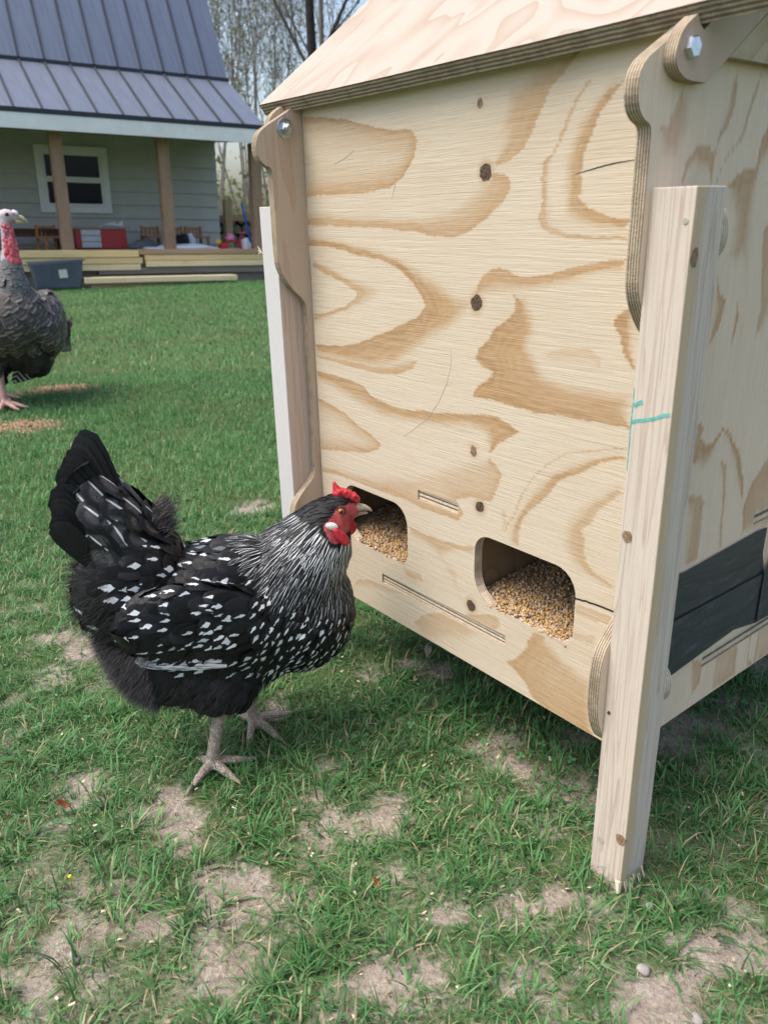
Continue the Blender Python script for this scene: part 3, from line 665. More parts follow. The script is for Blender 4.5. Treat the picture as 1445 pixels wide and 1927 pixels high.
def blades(x, y, L, w, lean, tint, seg=3, az=None):
    n = len(x); z = zg(x, y) - .004
    az = rng.uniform(0, 2 * np.pi, n) if az is None else az; hd = np.column_stack([np.cos(az), np.sin(az)])
    wd = np.column_stack([-hd[:, 1], hd[:, 0]]); tw = rng.uniform(-.6, .6, n)
    V = np.zeros((n, 2 * seg + 1, 3)); al = np.zeros((n, 2 * seg + 1))
    bend = lean * rng.uniform(.7, 1.3, n); a0 = np.clip(bend * .35, 0, 1.2); px = x.copy(); py = y.copy(); pz = z.copy(); ang = a0.copy()
    for k in range(seg + 1):
        fr = k / seg; ww = w * (1 - fr ** 1.6) * .5 * (0.75 if k == 0 else 1)
        if k < seg:
            dx = wd * ww[:, None] * np.cos(tw * fr)[:, None]
            V[:, 2*k] = np.column_stack([px - dx[:, 0], py - dx[:, 1], pz]); V[:, 2*k+1] = np.column_stack([px + dx[:, 0], py + dx[:, 1], pz + ww * np.sin(tw * fr)])
            al[:, 2*k:2*k+2] = fr
        else:
            V[:, 2*k] = np.column_stack([px, py, pz]); al[:, 2*k] = 1
        st = L / seg; px = px + hd[:, 0] * np.sin(ang) * st; py = py + hd[:, 1] * np.sin(ang) * st; pz = np.maximum(pz + np.cos(ang) * st, z + .004)
        ang = np.minimum(ang + bend / seg, 1.75)
    b = np.arange(n)[:, None] * (2 * seg + 1); F = []
    for k in range(seg):
        i0 = b + 2*k
        if k < seg - 1:
            F += [np.concatenate([i0, i0+1, i0+3], 1), np.concatenate([i0, i0+3, i0+2], 1)]
        else: F += [np.concatenate([i0, i0+1, i0+2], 1)]
    return V.reshape(-1, 3), np.concatenate(F), np.repeat(tint, 2*seg+1), al.ravel()
def in_view(x, y, m=.12):
    xr = np.abs(x - .0) < (.53 * y + m + .10); return xr
parts = []
def tufts(n, y0, y1, cnt, Lr, wr, spread):
    n = int(n * 1.4); cy = np.sqrt(rng.uniform(y0**2, y1**2, n)); cx = rng.uniform(-1, 1, n) * (.72 * cy + .32)
    b = bare_mask(cx, cy); keep = rng.uniform(0, 1, n) > np.clip(b * 1.1 + .02, 0, .90); cx, cy, b = cx[keep], cy[keep], b[keep]; n = len(cx)
    k = rng.integers(*cnt, n); i = np.repeat(np.arange(n), k); m = len(i)
    th = rng.uniform(0, 2 * np.pi, m); rd = np.abs(rng.normal(0, spread, m)); xx = cx[i] + rd * np.cos(th); yy = cy[i] + rd * np.sin(th)
    dirb = rng.uniform(0, 2 * np.pi, n)[i]; az = th + rng.normal(0, .5, m); az = np.where(rng.uniform(0, 1, m) < .35, dirb + rng.normal(0, .5, m), az)
    size = rng.uniform(.65, 1.25, n); tt = np.clip(rng.normal(.36, .17, n), .02, .8); vigor = rng.uniform(.7, 1.9, n)
    L = rng.uniform(*Lr, m) * size[i]; w = rng.uniform(*wr, m) * (.8 + .3 * size[i])
    ti = np.clip(tt[i] + rng.normal(0, .10, m), 0, .86); ti = np.where(rng.uniform(0, 1, m) < .07, rng.uniform(.88, 1, m), ti)
    parts.append(blades(xx, yy, L, w, np.clip(rng.normal(1.5, .5, m) * vigor[i] * .85, .25, 2.6), ti, 3, az))
def scatter(n, y0, y1, Lr, wr, lean, clump, straw, dens_pow=1.0, seg=3, xmin=-9, xmax=9):
    n = int(n * 1.4); yy = np.sqrt(rng.uniform(y0**2, y1**2, n)); xx = rng.uniform(-1, 1, n) * (.72 * yy + .32)
    if clump > 0:
        k = max(1, n // clump); cx_ = xx[:k]; cy_ = yy[:k]; i = rng.integers(0, k, n)
        xx = cx_[i] + rng.normal(0, .011, n); yy = cy_[i] + rng.normal(0, .011, n)
    ok = (xx > xmin) & (xx < xmax); xx, yy = xx[ok], yy[ok]
    b = bare_mask(xx, yy); keep = rng.uniform(0, 1, len(xx)) > np.clip(b * 1.35, 0, .955); xx, yy, b = xx[keep], yy[keep], b[keep]; m = len(xx)
    P = np.column_stack([xx, yy]); lush = fbm(P, 5, 60, 3); lush2 = fbm(P, .9, 61, 3)
    L = rng.uniform(*Lr, m) * (1 + .45 * lush) * (1 - .35 * b); w = rng.uniform(*wr, m)
    ti = np.clip(.40 + .22 * lush2 + .20 * lush + rng.normal(0, .17, m), 0, .86)
    ti = np.where(rng.uniform(0, 1, m) < straw * (1 + 2 * b), rng.uniform(.89, 1, m), ti)
    le = np.clip(rng.normal(lean, .5, m), .1, 2.4)
    parts.append(blades(xx, yy, L, w, le, ti, seg))
scatter(17000, .38, 1.05, (.012, .032), (.0011, .0021), 1.70, 0, .26)
tufts(1900, .38, 1.10, (8, 20), (.018, .046), (.0015, .0030), .013)
scatter(26000, 1.05, 1.9, (.016, .038), (.0014, .0026), 1.50, 0, .18)
tufts(2600, 1.05, 2.0, (8, 18), (.018, .044), (.0016, .0030), .015)
scatter(90000, 1.9, 4.2, (.018, .040), (.0022, .0042), 1.15, 0, .03, seg=2, xmax=2.6)
scatter(95000, 4.2, 15.5, (.026, .052), (.006, .011), 1.1, 0, .02, seg=2, xmax=6)
scatter(9000, 1.9, 3.2, (.022, .05), (.0022, .004), 1.2, 8, .05, seg=2, xmax=2.6)
off = 0; VV, FF, TT, AA = [], [], [], []
for v, f, t, a in parts: VV.append(v); FF.append(f + off); TT.append(t); AA.append(a); off += len(v)
grass = link('grass', fast_mesh('grass', np.concatenate(VV), np.concatenate(FF), M_grass, True, {'tint': np.concatenate(TT), 'along': np.concatenate(AA)}))
tag(grass, 'patchy green lawn grass growing between bare soil', 'grass', kind='stuff')
# clover
q = NT('clover_leaf'); a_ = q.attr('tint')[2]; M_clov = q.fin(q.mix(a_, (.045, .125, .050), (.095, .215, .085)), .5)
rr = np.random.default_rng(31); V = []; F = []; T = []
for _ in range(420):
    y = math.sqrt(rr.uniform(.45**2, 1.3**2)); x = rr.uniform(-1, 1) * (.5 * y + .1)
    if float(vnoise(np.array([[x, y]]), 6, 5)[0]) < .05: continue
    z = float(zg(x, y)) + rr.uniform(.008, .022); s_ = rr.uniform(.0035, .006); a0 = rr.uniform(0, 6.28); tl_ = rr.uniform(-.35, .35, 2); tn_ = rr.uniform()
    for k in range(3):
        a = a0 + k * 2.094; b = len(V)
        for (u, v) in ((0, 0), (.55, -.5), (1.05, -.42), (1.15, 0), (1.05, .42), (.55, .5)):
            px_, py_ = s_ * (u * math.cos(a) - v * math.sin(a)), s_ * (u * math.sin(a) + v * math.cos(a)); V.append((x + px_, y + py_, z + px_ * tl_[0] + py_ * tl_[1] + abs(v) * s_ * .25)); T.append(tn_)
        F += [(b, b+1, b+2), (b, b+2, b+3), (b, b+3, b+4), (b, b+4, b+5)]
tag(link('clover', fast_mesh('clover', V, F, M_clov, True, {'tint': T})), 'small clover leaves among the foreground grass', 'clover', kind='stuff')
# wood shavings on the lawn
q = NT('wood_shavings'); a_ = q.attr('tint')[2]
M_chip = q.fin(q.ramp(a_, [(0, (.26, .14, .075)), (.5, (.40, .24, .135)), (1, (.52, .38, .25))]), .8)
def litter(name, mat, spots, n, size, label, zoff=.0, seed=1, cat='shavings'):
    rr = np.random.default_rng(seed); V = []; F = []; T = []
    for (a, c, rx, ry) in spots:
        for _ in range(n):
            rad = math.sqrt(rr.uniform()) * (1 + .25 * rr.normal()); th = rr.uniform(0, 6.28)
            x = a + rx * rad * math.cos(th); y = c + ry * rad * math.sin(th); z = float(zg(x, y)) + zoff + rr.uniform(0, .006) 
            M = Matrix.Translation((x, y, z)) @ Euler((rr.uniform(-.7, .7), rr.uniform(-.7, .7), rr.uniform(0, 6.28))).to_matrix().to_4x4()
            L, w = rr.uniform(*size), rr.uniform(*size) * .45; b = len(V)
            V += [M @ Vector(p) for p in ((-L, -w, 0), (L*.9, -w*.7, .0006), (L, w, 0), (-L*.8, w, .0009), (0, 0, .0018))]
            F += [(b, b+1, b+4), (b+1, b+2, b+4), (b+2, b+3, b+4), (b+3, b, b+4)]; T += [rr.uniform()] * 5
    o_ = link(name, fast_mesh(name, V, F, mat, False, {'tint': T})); return tag(o_, label, cat, kind='stuff')
litter('wood_shavings', M_chip, [CHIPS[0]], 1300, (.003, .006), 'orange wood shavings spilled on the lawn, patch nearer the hen', seed=1)
litter('wood_shavings', M_chip, [CHIPS[1]], 1300, (.003, .006), 'orange wood shavings spilled on the lawn, patch beside the turkey foot', seed=2)
q = NT('dry_litter'); a_ = q.attr('tint')[2]
M_dry = q.fin(q.ramp(a_, [(0, (.18, .12, .07)), (.5, (.42, .34, .22)), (1, (.66, .58, .44))]), .85)
litter('dry_litter', M_dry, [(0, .95, .62, .52)], 700, (.0015, .0042), 'scattered crumbs of straw and corn on the soil', seed=3, cat='litter')
# pebbles, leaves, dandelion buds
M_stone = flat('pebble', (.33, .30, .28), .8, .3, 90, bump=.4)
def pebble(x, y, r_, label, seed):
    bm = bmesh.new(); bmesh.ops.create_icosphere(bm, subdivisions=2, radius=r_); rr = random.Random(seed)
    ph = [rr.uniform(0, 6) for _ in range(6)]
    for v in bm.verts:
        d = v.co.normalized(); v.co *= 1 + .16 * math.sin(3 * d.x + ph[0]) + .12 * math.sin(4 * d.y + ph[1]) + .08 * math.sin(6 * d.z + ph[2]); v.co.z *= .66
    me = bpy.data.meshes.new('pebble'); bm.to_mesh(me); bm.free(); me.materials.append(M_stone); me.polygons.foreach_set('use_smooth', [True] * len(me.polygons))
    o_ = link('pebble', me, None, (x, y, float(zg(x, y)) + r_ * .28), (0, 0, rr.uniform(0, 6))); tag(o_, label, 'pebble', 'pebbles on the bare soil')
pebble(-.347, .623, .0070, 'angular grey pebble on the soil in the lower left foreground', 1)
pebble(.261, .593, .0068, 'round grey pebble below the near coop leg', 2)
pebble(.295, .537, .0066, 'grey pebble half buried at the bottom edge below the coop leg', 3)
pebble(.292, .671, .0055, 'small pale pebble right of the near coop leg foot', 4)
pebble(-.283, .712, .0060, 'pale pebble in the grass left of the hen droppings', 5) if False else None
M_leaf = flat('dead_leaf', (.40, .35, .28), .8, .3, 80)
M_leaf_o = flat('russet_leaf', (.34, .12, .05), .8, .3, 80)
def dead_leaf(x, y, L, m, label, seed, h=.018):
    rr = random.Random(seed); V = []; F = []
    for i in range(6):
        t = i / 5; w = L * .28 * math.sin(math.pi * min(.97, max(.05, t))) 
        for s in (-1, 0, 1): V.append((L * (t - .5), s * w, .004 * abs(s) + .006 * math.sin(3 * t + seed)))
    for i in range(5):
        for j in range(2): k = i * 3 + j; F.append((k, k+3, k+4, k+1))
    o_ = link('dead_leaf', mesh('dead_leaf', V, F, m, True), None, (x, y, float(zg(x, y)) + h), (rr.uniform(-.3, .3), rr.uniform(-.3, .3), rr.uniform(0, 6)))
    md = o_.modifiers.new('thick', 'SOLIDIFY'); md.thickness = .0006; tag(o_, label, 'leaf', 'fallen leaves')
dead_leaf(.071, 1.207, .022, M_leaf, 'pale curled dead leaf on the grass below the coop panel', 1)
dead_leaf(-.440, .842, .020, M_leaf_o, 'russet dead leaf on bare soil in the left foreground', 2)
dead_leaf(-.02, .70, .009, M_leaf_o, 'small orange leaf in the grass in the centre foreground', 4)
M_yel = flat('dandelion_yellow', (.75, .58, .03), .6)
mb = MB(); mb.lathe([(.0006, 0), (.0007, .016), (.0016, .017), (.0026, .0185), (.0020, .0200), (.0005, .0205)], 12)
for (x, y, lb) in ((-.386, .719, 'small yellow flower bud in the grass at the left foreground'), (.655, 1.115, 'yellow flower in the grass beyond the coop at the right edge')):
    if x < 0: me0 = mesh('yellow_flower', mb.v, mb.f, M_yel, True)
    o_ = link('yellow_flower', me0, None, (x, y, float(zg(x, y)))); tag(o_, lb, 'flower', 'yellow flowers')

# ================================================================== HOUSE (local x along the front, y away, z up)
K = 1.45
house = empty('porch_house', (-3.0 * K, 10.03 * K, .75 - .75 * K)); house.rotation_euler = (0, .0365, R(30))
tag(house, 'grey-green sided house with blue metal roof and open porch', 'house')
def metal(name, col):
    q = NT(name); o = q.obj(); st = q.noise(q.scale(o, (1, .04, .04)), 30, 3); n2 = q.noise(o, .9, 3)
    c = q.mix(q.rng(st, .35, .65), tuple(x * .86 for x in col), tuple(x * 1.12 for x in col)); c = q.mix(q.math('MULTIPLY', q.rng(n2, .4, .7), .3), c, tuple(x * 1.25 for x in col))
    return q.fin(c, .36, q.bump(st, .05, .01), .5, Metallic=.35)
M_metal = metal('slate_blue_metal', (.125, .150, .205)); M_metal_p = metal('slate_blue_metal_porch', (.165, .190, .245)); M_metal_d = flat('dark_trim', (.03, .036, .045), .5)
M_fascia = flat('pale_fascia', (.74, .76, .75), .7, .08, 3)
M_siding = flat('sage_siding', (.44, .445, .415), .75, .06, 4)
M_white = flat('white_trim', (.74, .74, .73), .6, .06, 8)
M_post = lumber('post_wood', (.34, .225, .15), (.22, .14, .09), 'z', gfreq=14)
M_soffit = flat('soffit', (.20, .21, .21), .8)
qg = NT('window_glass'); M_glass = qg.fin((.010, .018, .034), .05, None, .18)
k = lambda *a: tuple(K * v for v in a)
S0, S1 = -4.6 * K, 1.78 * K
# walls: core and lap boards
MB().box((S0, 1.43 * K, .30), (1.62 * K, 5.0 * K, 3.75)).build('wall', M_siding, house)
nb_ = 14; ex = .245
mb = MB(); mb.hexa([(S0, -.022, 0), (1.625 * K, -.022, 0), (1.625 * K, .03, 0), (S0, .03, 0), (S0, .018, ex + .03), (1.625 * K, .018, ex + .03), (1.625 * K, .03, ex + .03), (S0, .03, ex + .03)])
me_b = mesh('siding_board', mb.v, mb.f, M_siding)
for i in range(nb_): link('siding_board', me_b, house, (0, 1.40 * K, .40 + i * ex))
# window
wx0, wx1, wz0, wz1 = -.765 * K, .125 * K, .84 * K, 1.645 * K; yw = 1.40 * K - .06
win = empty('window', ((wx0 + wx1) / 2, yw, wz0)); win.parent = house; hw, hh = (wx1 - wx0) / 2, wz1 - wz0
fr = MB(); c_ = .115
fr.box((-hw, 0, 0), (hw, .09, c_)).box((-hw, 0, hh - c_), (hw, .09, hh)).box((-hw, .001, c_), (-hw + c_, .09, hh - c_)).box((hw - c_, .001, c_), (hw, .09, hh - c_)); fr.build('frame', M_white, win)
for zz in (0, 1):
    z0 = c_ + .005 + zz * (hh / 2 - c_); z1 = z0 + hh / 2 - c_ - .005; sa = MB(); x0, x1, s_ = -hw + c_ + .002, hw - c_ - .002, .045; y0 = .012 + .014 * zz
    sa.box((x0, y0, z0), (x1, y0 + .03, z0 + s_)).box((x0, y0, z1 - s_), (x1, y0 + .03, z1)).box((x0, y0 + .001, z0 + s_), (x0 + s_, y0 + .03, z1 - s_)).box((x1 - s_, y0 + .001, z0 + s_), (x1, y0 + .03, z1 - s_))
    so = sa.build('sash', M_white, win)
    MB().box((x0 + s_, y0 + .012, z0 + s_), (x1 - s_, y0 + .016, z1 - s_)).build('pane', M_glass, so)
# porch roof: sheets with standing seams
pz0, pz1 = 1.842 * K, 2.55 * K; py0, py1 = -.12 * K, 1.22 * K; slope = math.atan2(pz1 - pz0, py1 - py0); plen = math.hypot(pz1 - pz0, py1 - py0)
pw = .29 * K
def roof_sheet_mesh(name, length, m):
    mb = MB(); mb.box((0, 0, 0), (pw, length, .012)); mb.cur = 1; mb.box((-.016, -.01, .0121), (.016, length, .042)); return mesh(name, mb.v, mb.f, [m, M_metal_d], False, mb.mi)
me_p = roof_sheet_mesh('roof_sheet', plen, M_metal_p)
nsh = int((S1 - S0) / pw)
for i in range(nsh): link('roof_sheet', me_p, house, (S1 - (i + 1) * pw, py0, pz0), (slope, 0, 0))
mz1 = 4.75 * K; my1 = py1 + (mz1 - pz1) * .62; mslope = math.atan2(mz1 - pz1, my1 - py1); mlen = math.hypot(mz1 - pz1, my1 - py1)
me_m = roof_sheet_mesh('roof_sheet', mlen, M_metal)
for i in range(nsh): link('roof_sheet', me_m, house, (S1 - (i + 1) * pw, py1 - .06, pz1 + .02), (mslope, 0, 0))
MB().box((S0, py1 - .085, pz1 - .03), (S1 + .02, py1 + .02, pz1 + .035)).build('roof_flashing', M_metal_d, house)
MB().box((S0, py0 - .035, pz0 - .03), (S1 + .03, py0 + .0, pz0 + .045)).build('drip_edge', M_metal_d, house)
MB().box((S0, py0 - .03, 1.665 * K), (S1 - .03, py0 + .02, pz0 - .032)).build('fascia', M_fascia, house)
MB().hexa([(S1 - .05, py0 + .02, pz0 - .10), (S1 + .02, py0 + .02, pz0 - .10), (S1 + .02, py1, pz1 - .10), (S1 - .05, py1, pz1 - .10), (S1 - .05, py0 + .02, pz0 - .002), (S1 + .02, py0 + .02, pz0 - .002), (S1 + .02, py1, pz1 - .002), (S1 - .05, py1, pz1 - .002)]).build('rake_board', M_fascia, house)
MB().hexa([(S0, py0 + .02, 1.69 * K), (S1 - .06, py0 + .02, 1.69 * K), (S1 - .06, 1.40 * K, 1.80 * K), (S0, 1.40 * K, 1.80 * K), (S0, py0 + .02, 1.71 * K), (S1 - .06, py0 + .02, 1.71 * K), (S1 - .06, 1.40 * K, 1.82 * K), (S0, 1.40 * K, 1.82 * K)]).build('soffit', M_soffit, house)
# gable end wall up to the gambrel
MB().hexa([(1.60 * K, 1.45 * K, 2.4 * K), (1.62 * K, 1.45 * K, 2.4 * K), (1.62 * K, 5.0 * K, 2.4 * K), (1.60 * K, 5.0 * K, 2.4 * K), (1.60 * K, 2.55 * K, 4.7 * K), (1.62 * K, 2.55 * K, 4.7 * K), (1.62 * K, 4.0 * K, 4.7 * K), (1.60 * K, 4.0 * K, 4.7 * K)]).build('gable_wall', M_siding, house)
# posts
pm = MB(); pm.box((-.095, -.095, .398 * K), (.095, .095, 1.69 * K)); me_post = mesh('porch_post', pm.v, pm.f, M_post)
for s_ in (-1.93, -.70, .525, 1.715): 
    p_ = link('porch_post', me_post, house, (s_ * K, .18 * K, 0))
# deck
M_deck = lumber('deck_wood', (.40, .34, .26), (.28, .22, .16), 'x', gfreq=10)
DZ = .396 * K
dm = MB(); dm.box((0, 0, DZ - .035), (6.4 * K, .135, DZ)); me_d = mesh('deck_plank', dm.v, dm.f, M_deck)
for i in range(14): link('deck_plank', me_d, house, (S0, .03 + i * .142, 0))
M_grey = lumber('weathered_board', (.27, .235, .205), (.17, .14, .12), 'x', gfreq=10)
MB().box((S0, .05, -.05), (S1, .09, DZ - .037)).build('deck_skirt', M_grey, house)
# lumber stacked along the deck
M_y1 = lumber('yellow_pine', (.74, .57, .29), (.58, .42, .19), 'x', gfreq=12)
M_y2 = lumber('pale_pine', (.78, .65, .41), (.62, .48, .28), 'x', seed=4, gfreq=12)
M_br = lumber('brown_board', (.42, .29, .18), (.30, .20, .12), 'x', seed=7, gfreq=12)
M_rd = lumber('reddish_board', (.40, .25, .16), (.28, .16, .10), 'x', seed=9, gfreq=12)
hm = Matrix.Translation(house.location) @ Euler((0, .0365, R(30))).to_matrix().to_4x4()
def on_house(o_, loc=(0, 0, 0), rz=0.0):
    o_.matrix_world = hm @ Matrix.Translation(loc) @ Matrix.Rotation(rz, 4, 'Z'); return o_
def hboard(lo, hi, m, label, rz=0.0):
    cx_, cy_, cz_ = [(a + b) / 2 for a, b in zip(lo, hi)]
    d = [(b - a) / 2 for a, b in zip(lo, hi)]
    o_ = MB().box((-d[0], -d[1], -d[2]), tuple(d)).build('lumber_board', m, None, bevel=.006)
    on_house(o_, (cx_, cy_, cz_), rz); tag(o_, label, 'board', 'lumber stacked along the deck'); return o_
hboard((-3.0, -.10, .475), (.10, .04, .590), M_y1, 'topmost yellow board of the left lumber stack, behind the turkey')
hboard((-3.0, -.085, .365), (.16, .045, .468), M_y1, 'second yellow board down in the left lumber stack', .003)
hboard((-3.0, -.07, .255), (.12, .045, .358), M_y2, 'lowest board of the left lumber stack above the step plank', -.003)
hboard((.115, -.10, .515), (2.75, .04, .600), M_br, 'brown board topmost of the right lumber stack by the porch post')
hboard((.20, -.09, .410), (2.75, .045, .507), M_y1, 'yellow board second from the top in the right lumber stack', .002)
hboard((.22, -.095, .305), (2.75, .045, .402), M_y2, 'pale yellow board third from the top in the right lumber stack')
hboard((-.60, -.05, .185), (2.75, .045, .297), M_grey, 'weathered grey board at the bottom of the right lumber stack')
hboard((-.95, -.62, .075), (1.70, -.34, .165), M_y2, 'pale plank laid low on the grass as a step before the deck', -.01)
hboard((-.85, -.55, -.03), (.55, -.42, .068), M_rd, 'reddish board lying under the step plank')
hboard((1.30, -.56, -.04), (1.42, -.40, .070), M_br, 'short block propping the right end of the step plank')
# slate storage bin leaning at the deck
M_bin = flat('slate_plastic', (.085, .105, .135), .5, .15, 5); M_lab = flat('bin_label', (.66, .66, .60), .7)
bn = empty('storage_bin'); on_house(bn, (-1.36, -.42, .0), .05)
V = [(-.36, -.12, 0), (.36, -.12, 0), (.33, .12, 0), (-.33, .12, 0), (-.40, -.15, .40), (.42, -.15, .45), (.40, .15, .44), (-.40, .15, .40)]
MB().hexa(V).build('body', M_bin, bn, bevel=.025); mb = MB(); mb.tube([(-.42, -.16, .41), (.44, -.16, .455), (.42, .16, .45), (-.42, .16, .41), (-.42, -.16, .41)], .012, 6); mb.build('rim', M_bin, bn)
MB().hexa([(.02, -.146, .17), (.15, -.146, .18), (.15, -.138, .18), (.02, -.138, .17), (.01, -.156, .30), (.14, -.157, .31), (.14, -.148, .31), (.01, -.147, .30)]).build('label_card', M_lab, bn)
tag(bn, 'slate grey plastic storage bin with white label behind the turkey', 'storage bin')
# ---- things on the porch
def thing(name, loc, label, cat, rz=0.0, group=None):
    e = empty(name); on_house(e, loc, rz); tag(e, label, cat, group); return e
M_red = flat('red_enamel', (.36, .022, .028), .4, .1, 6, .5); M_drawer = flat('grey_drawer', (.46, .50, .52), .45)
M_dkw = flat('dark_wood', (.075, .028, .018), .55, .3, 12); M_org = flat('orange_wood', (.33, .15, .065), .55, .2, 12)
M_blk = flat('black_cloth', (.012, .014, .018), .8); M_sheet = flat('white_sheet', (.62, .65, .70), .8, .08, 4); M_gr = flat('grey_plastic', (.10, .115, .13), .6)
M_pink = flat('pink_plastic', (.66, .22, .42), .4); M_ylw = flat('yellow_plastic', (.70, .45, .05), .4); M_blue = flat('blue_plastic', (.04, .10, .48), .4); M_rdp = flat('red_plastic', (.55, .03, .05), .4)
t = thing('tool_chest', (-.30, 1.10, DZ), 'red metal tool chest with grey drawers under the window', 'tool chest')
MB().box((-.45, -.22, .02), (.45, .22, .36)).build('body', M_red, t, bevel=.01)
for i in range(3): MB().box((-.36, -.245, .04 + i * .105), (-.02, -.222, .135 + i * .105)).build('drawer', M_drawer, t, bevel=.004)
MB().box((-.50, -.25, .365), (.52, .25, .392)).build('top_board', M_grey, t)
mb = MB()
for i in range(4): mb.tube([(.0 + .03 * i, -.1, .395), (.12 + .05 * i, -.16, .43 + .02 * i), (.30, -.2, .42), (.42, -.15, .50 - .03 * i), (.30 - .05 * i, -.05, .41)], .009, 5)
o_ = mb.build('cable_coil', M_sheet); on_house(o_, (-.30, 1.10, DZ)); tag(o_, 'pale coiled cable lying on the red tool chest', 'cable')
def table(loc, w, d, h, m, label):
    t = thing('table', loc, label, 'table'); MB().box((-w, -d, h - .035), (w, d, h)).build('table_top', m, t)
    MB().box((-w + .06, -d + .05, h - .14), (w - .06, -d + .075, h - .036)).build('apron', m, t)
    for sx in (-1, 1):
        for sy in (-1, 1): MB().box((sx * (w - .07) - .03, sy * (d - .07) - .03, 0), (sx * (w - .07) + .03, sy * (d - .07) + .03, h - .036)).build('leg', m, t)
    return t
table((-1.42, 1.25, DZ), .52, .3, .36, M_dkw, 'low dark wooden table behind the turkey head')
def chair(loc, rz, label, m):
    t = thing('wooden_chair', loc, label, 'chair', rz, 'wooden chairs on the porch')
    MB().box((-.19, -.19, .20), (.19, .19, .235)).build('seat', m, t)
    for sx in (-1, 1):
        MB().box((sx * .16 - .02, -.17, 0), (sx * .16 + .02, -.13, .199)).build('leg', m, t)
        MB().box((sx * .16 - .022, .15, 0), (sx * .16 + .022, .19, .42)).build('leg', m, t)
    mb = MB(); mb.box((-.138, .155, .345), (.138, .18, .40)); mb.build('back_rail', m, t)
    for x in (-.08, 0, .08): MB().box((x - .018, .158, .236), (x + .018, .176, .344)).build('slat', m, t)
chair((-1.18, .85, DZ), .3, 'orange wooden chair beside the dark table near the turkey', M_org)
chair((.74, 1.25, DZ), .1, 'orange wooden chair left of the middle porch post', M_org)
chair((1.18, 1.30, DZ), -.1, 'orange wooden chair behind the black bag', M_org)
chair((1.62, 1.30, DZ), .15, 'orange wooden chair nearest the right house corner', M_org)
def lump(name, loc, dims, m, label, cat, seed, parent=None, group=None):
    bm = bmesh.new(); bmesh.ops.create_icosphere(bm, subdivisions=3, radius=1); rr = random.Random(seed); ph = [rr.uniform(0, 6) for _ in range(6)]
    for v in bm.verts:
        d = v.co.normalized(); s_ = 1 + .14 * math.sin(4 * d.x + ph[0]) + .12 * math.sin(5 * d.y + ph[1]) + .1 * math.sin(7 * d.x + 3 * d.z + ph[2])
        v.co = Vector((d.x * dims[0], d.y * dims[1], max(0, d.z * .75 + .5) * dims[2])) * s_
    me = bpy.data.meshes.new(name); bm.to_mesh(me); bm.free(); me.materials.append(m); me.polygons.foreach_set('use_smooth', [True] * len(me.polygons))
    o_ = link(name, me); on_house(o_, loc); tag(o_, label, cat, group); return o_
lump('black_bag', (1.12, .80, DZ), (.16, .12, .22), M_blk, 'black slouched bag in front of the wooden chairs', 'bag', 2)
lump('grey_tarp', (.42, .75, DZ), (.30, .2, .13), M_gr, 'crumpled dark grey tarp left of the middle porch post', 'tarp', 3)
lump('white_sheet', (1.05, .35, DZ), (.70, .16, .075), M_sheet, 'white plastic sheet lying along the deck edge', 'sheet', 4)
lump('white_sack', (1.36, .85, DZ), (.07, .07, .24), M_sheet, 'upright pale sack beside the black bag', 'sack', 5)
tr = thing('tricycle', (2.02, .45, DZ), 'red and pink toy tricycle on the right end of the deck', 'tricycle')
mb = MB(); mb.tube([(-.18, 0, .10), (0, 0, .16), (.18, 0, .14), (.22, 0, .30)], .018, 6); mb.build('frame', M_rdp, tr)
for (x, y, r_) in ((.22, 0, .085), (-.18, .10, .06), (-.18, -.10, .06)):
    Mx = Matrix.Translation((x, y, r_)) @ Matrix.Rotation(R(90), 4, 'X'); MB().lathe([(r_ * .6, -.015), (r_, -.012), (r_, .012), (r_ * .6, .015)], 14, Mx).build('wheel', M_rdp, tr, True)
mb = MB(); mb.tube([(.22, -.12, .31), (.22, .12, .31)], .013, 6); mb.build('handlebar', M_pink, tr)
lump('pink_helmet', (1.98, .40, DZ + .17), (.095, .08, .09), M_pink, 'pink helmet resting on the toy tricycle', 'helmet', 8)
lump('yellow_ball', (1.74, .40, DZ + .10), (.045, .045, .07), M_ylw, 'small yellow toy head left of the pink helmet', 'toy', 9)
o_ = MB().tube([(0, 0, 0), (-.16, .05, .85)], .022, 8).build('blue_pole', M_blue); on_house(o_, (2.42, .40, DZ)); tag(o_, 'blue plastic pole leaning at the right porch post', 'pole')
lump('pale_bucket', (2.28, .35, DZ), (.10, .09, .16), M_sheet, 'pale plastic bucket at the foot of the right porch post', 'bucket', 12)
# wood pile and frame beyond the corner
M_log = flat('log_bark', (.085, .065, .052), .9, .4, 14, bump=.5); M_logend = flat('log_end', (.22, .16, .11), .85, .3, 20)
rr = random.Random(5); logs = 0
for row in range(6):
    for c_i in range(6):
        rd = rr.uniform(.085, .13); o_ = empty('firewood_log'); x = 2.45 + c_i * .23 + (row % 2) * .11; z = .12 + row * .205
        on_house(o_, (x, 3.1, z), rr.uniform(-.05, .05))
        mb = MB(); mb.lathe([(rd, 0), (rd * 1.03, .5), (rd * .97, 1.0)], 9, Matrix.Rotation(R(-90), 4, 'X')); mb.build('bark', M_log, o_, True)
        MB().lathe([(rd * .93, -.004), (rd * .9, .003)], 9, Matrix.Rotation(R(-90), 4, 'X')).build('cut_end', M_logend, o_)
        tag(o_, 'dark round log in the firewood stack beyond the house corner', 'log', 'firewood stack beyond the porch')
fr_ = thing('timber_frame', (2.75, 2.6, 0), 'plain timber post and beam standing before the firewood stack', 'frame')
MB().box((-.08, -.08, -.1), (.08, .08, 1.55)).build('post', M_br, fr_); MB().box((.081, -.06, 1.12), (1.1, .06, 1.24)).build('beam', M_rd, fr_)
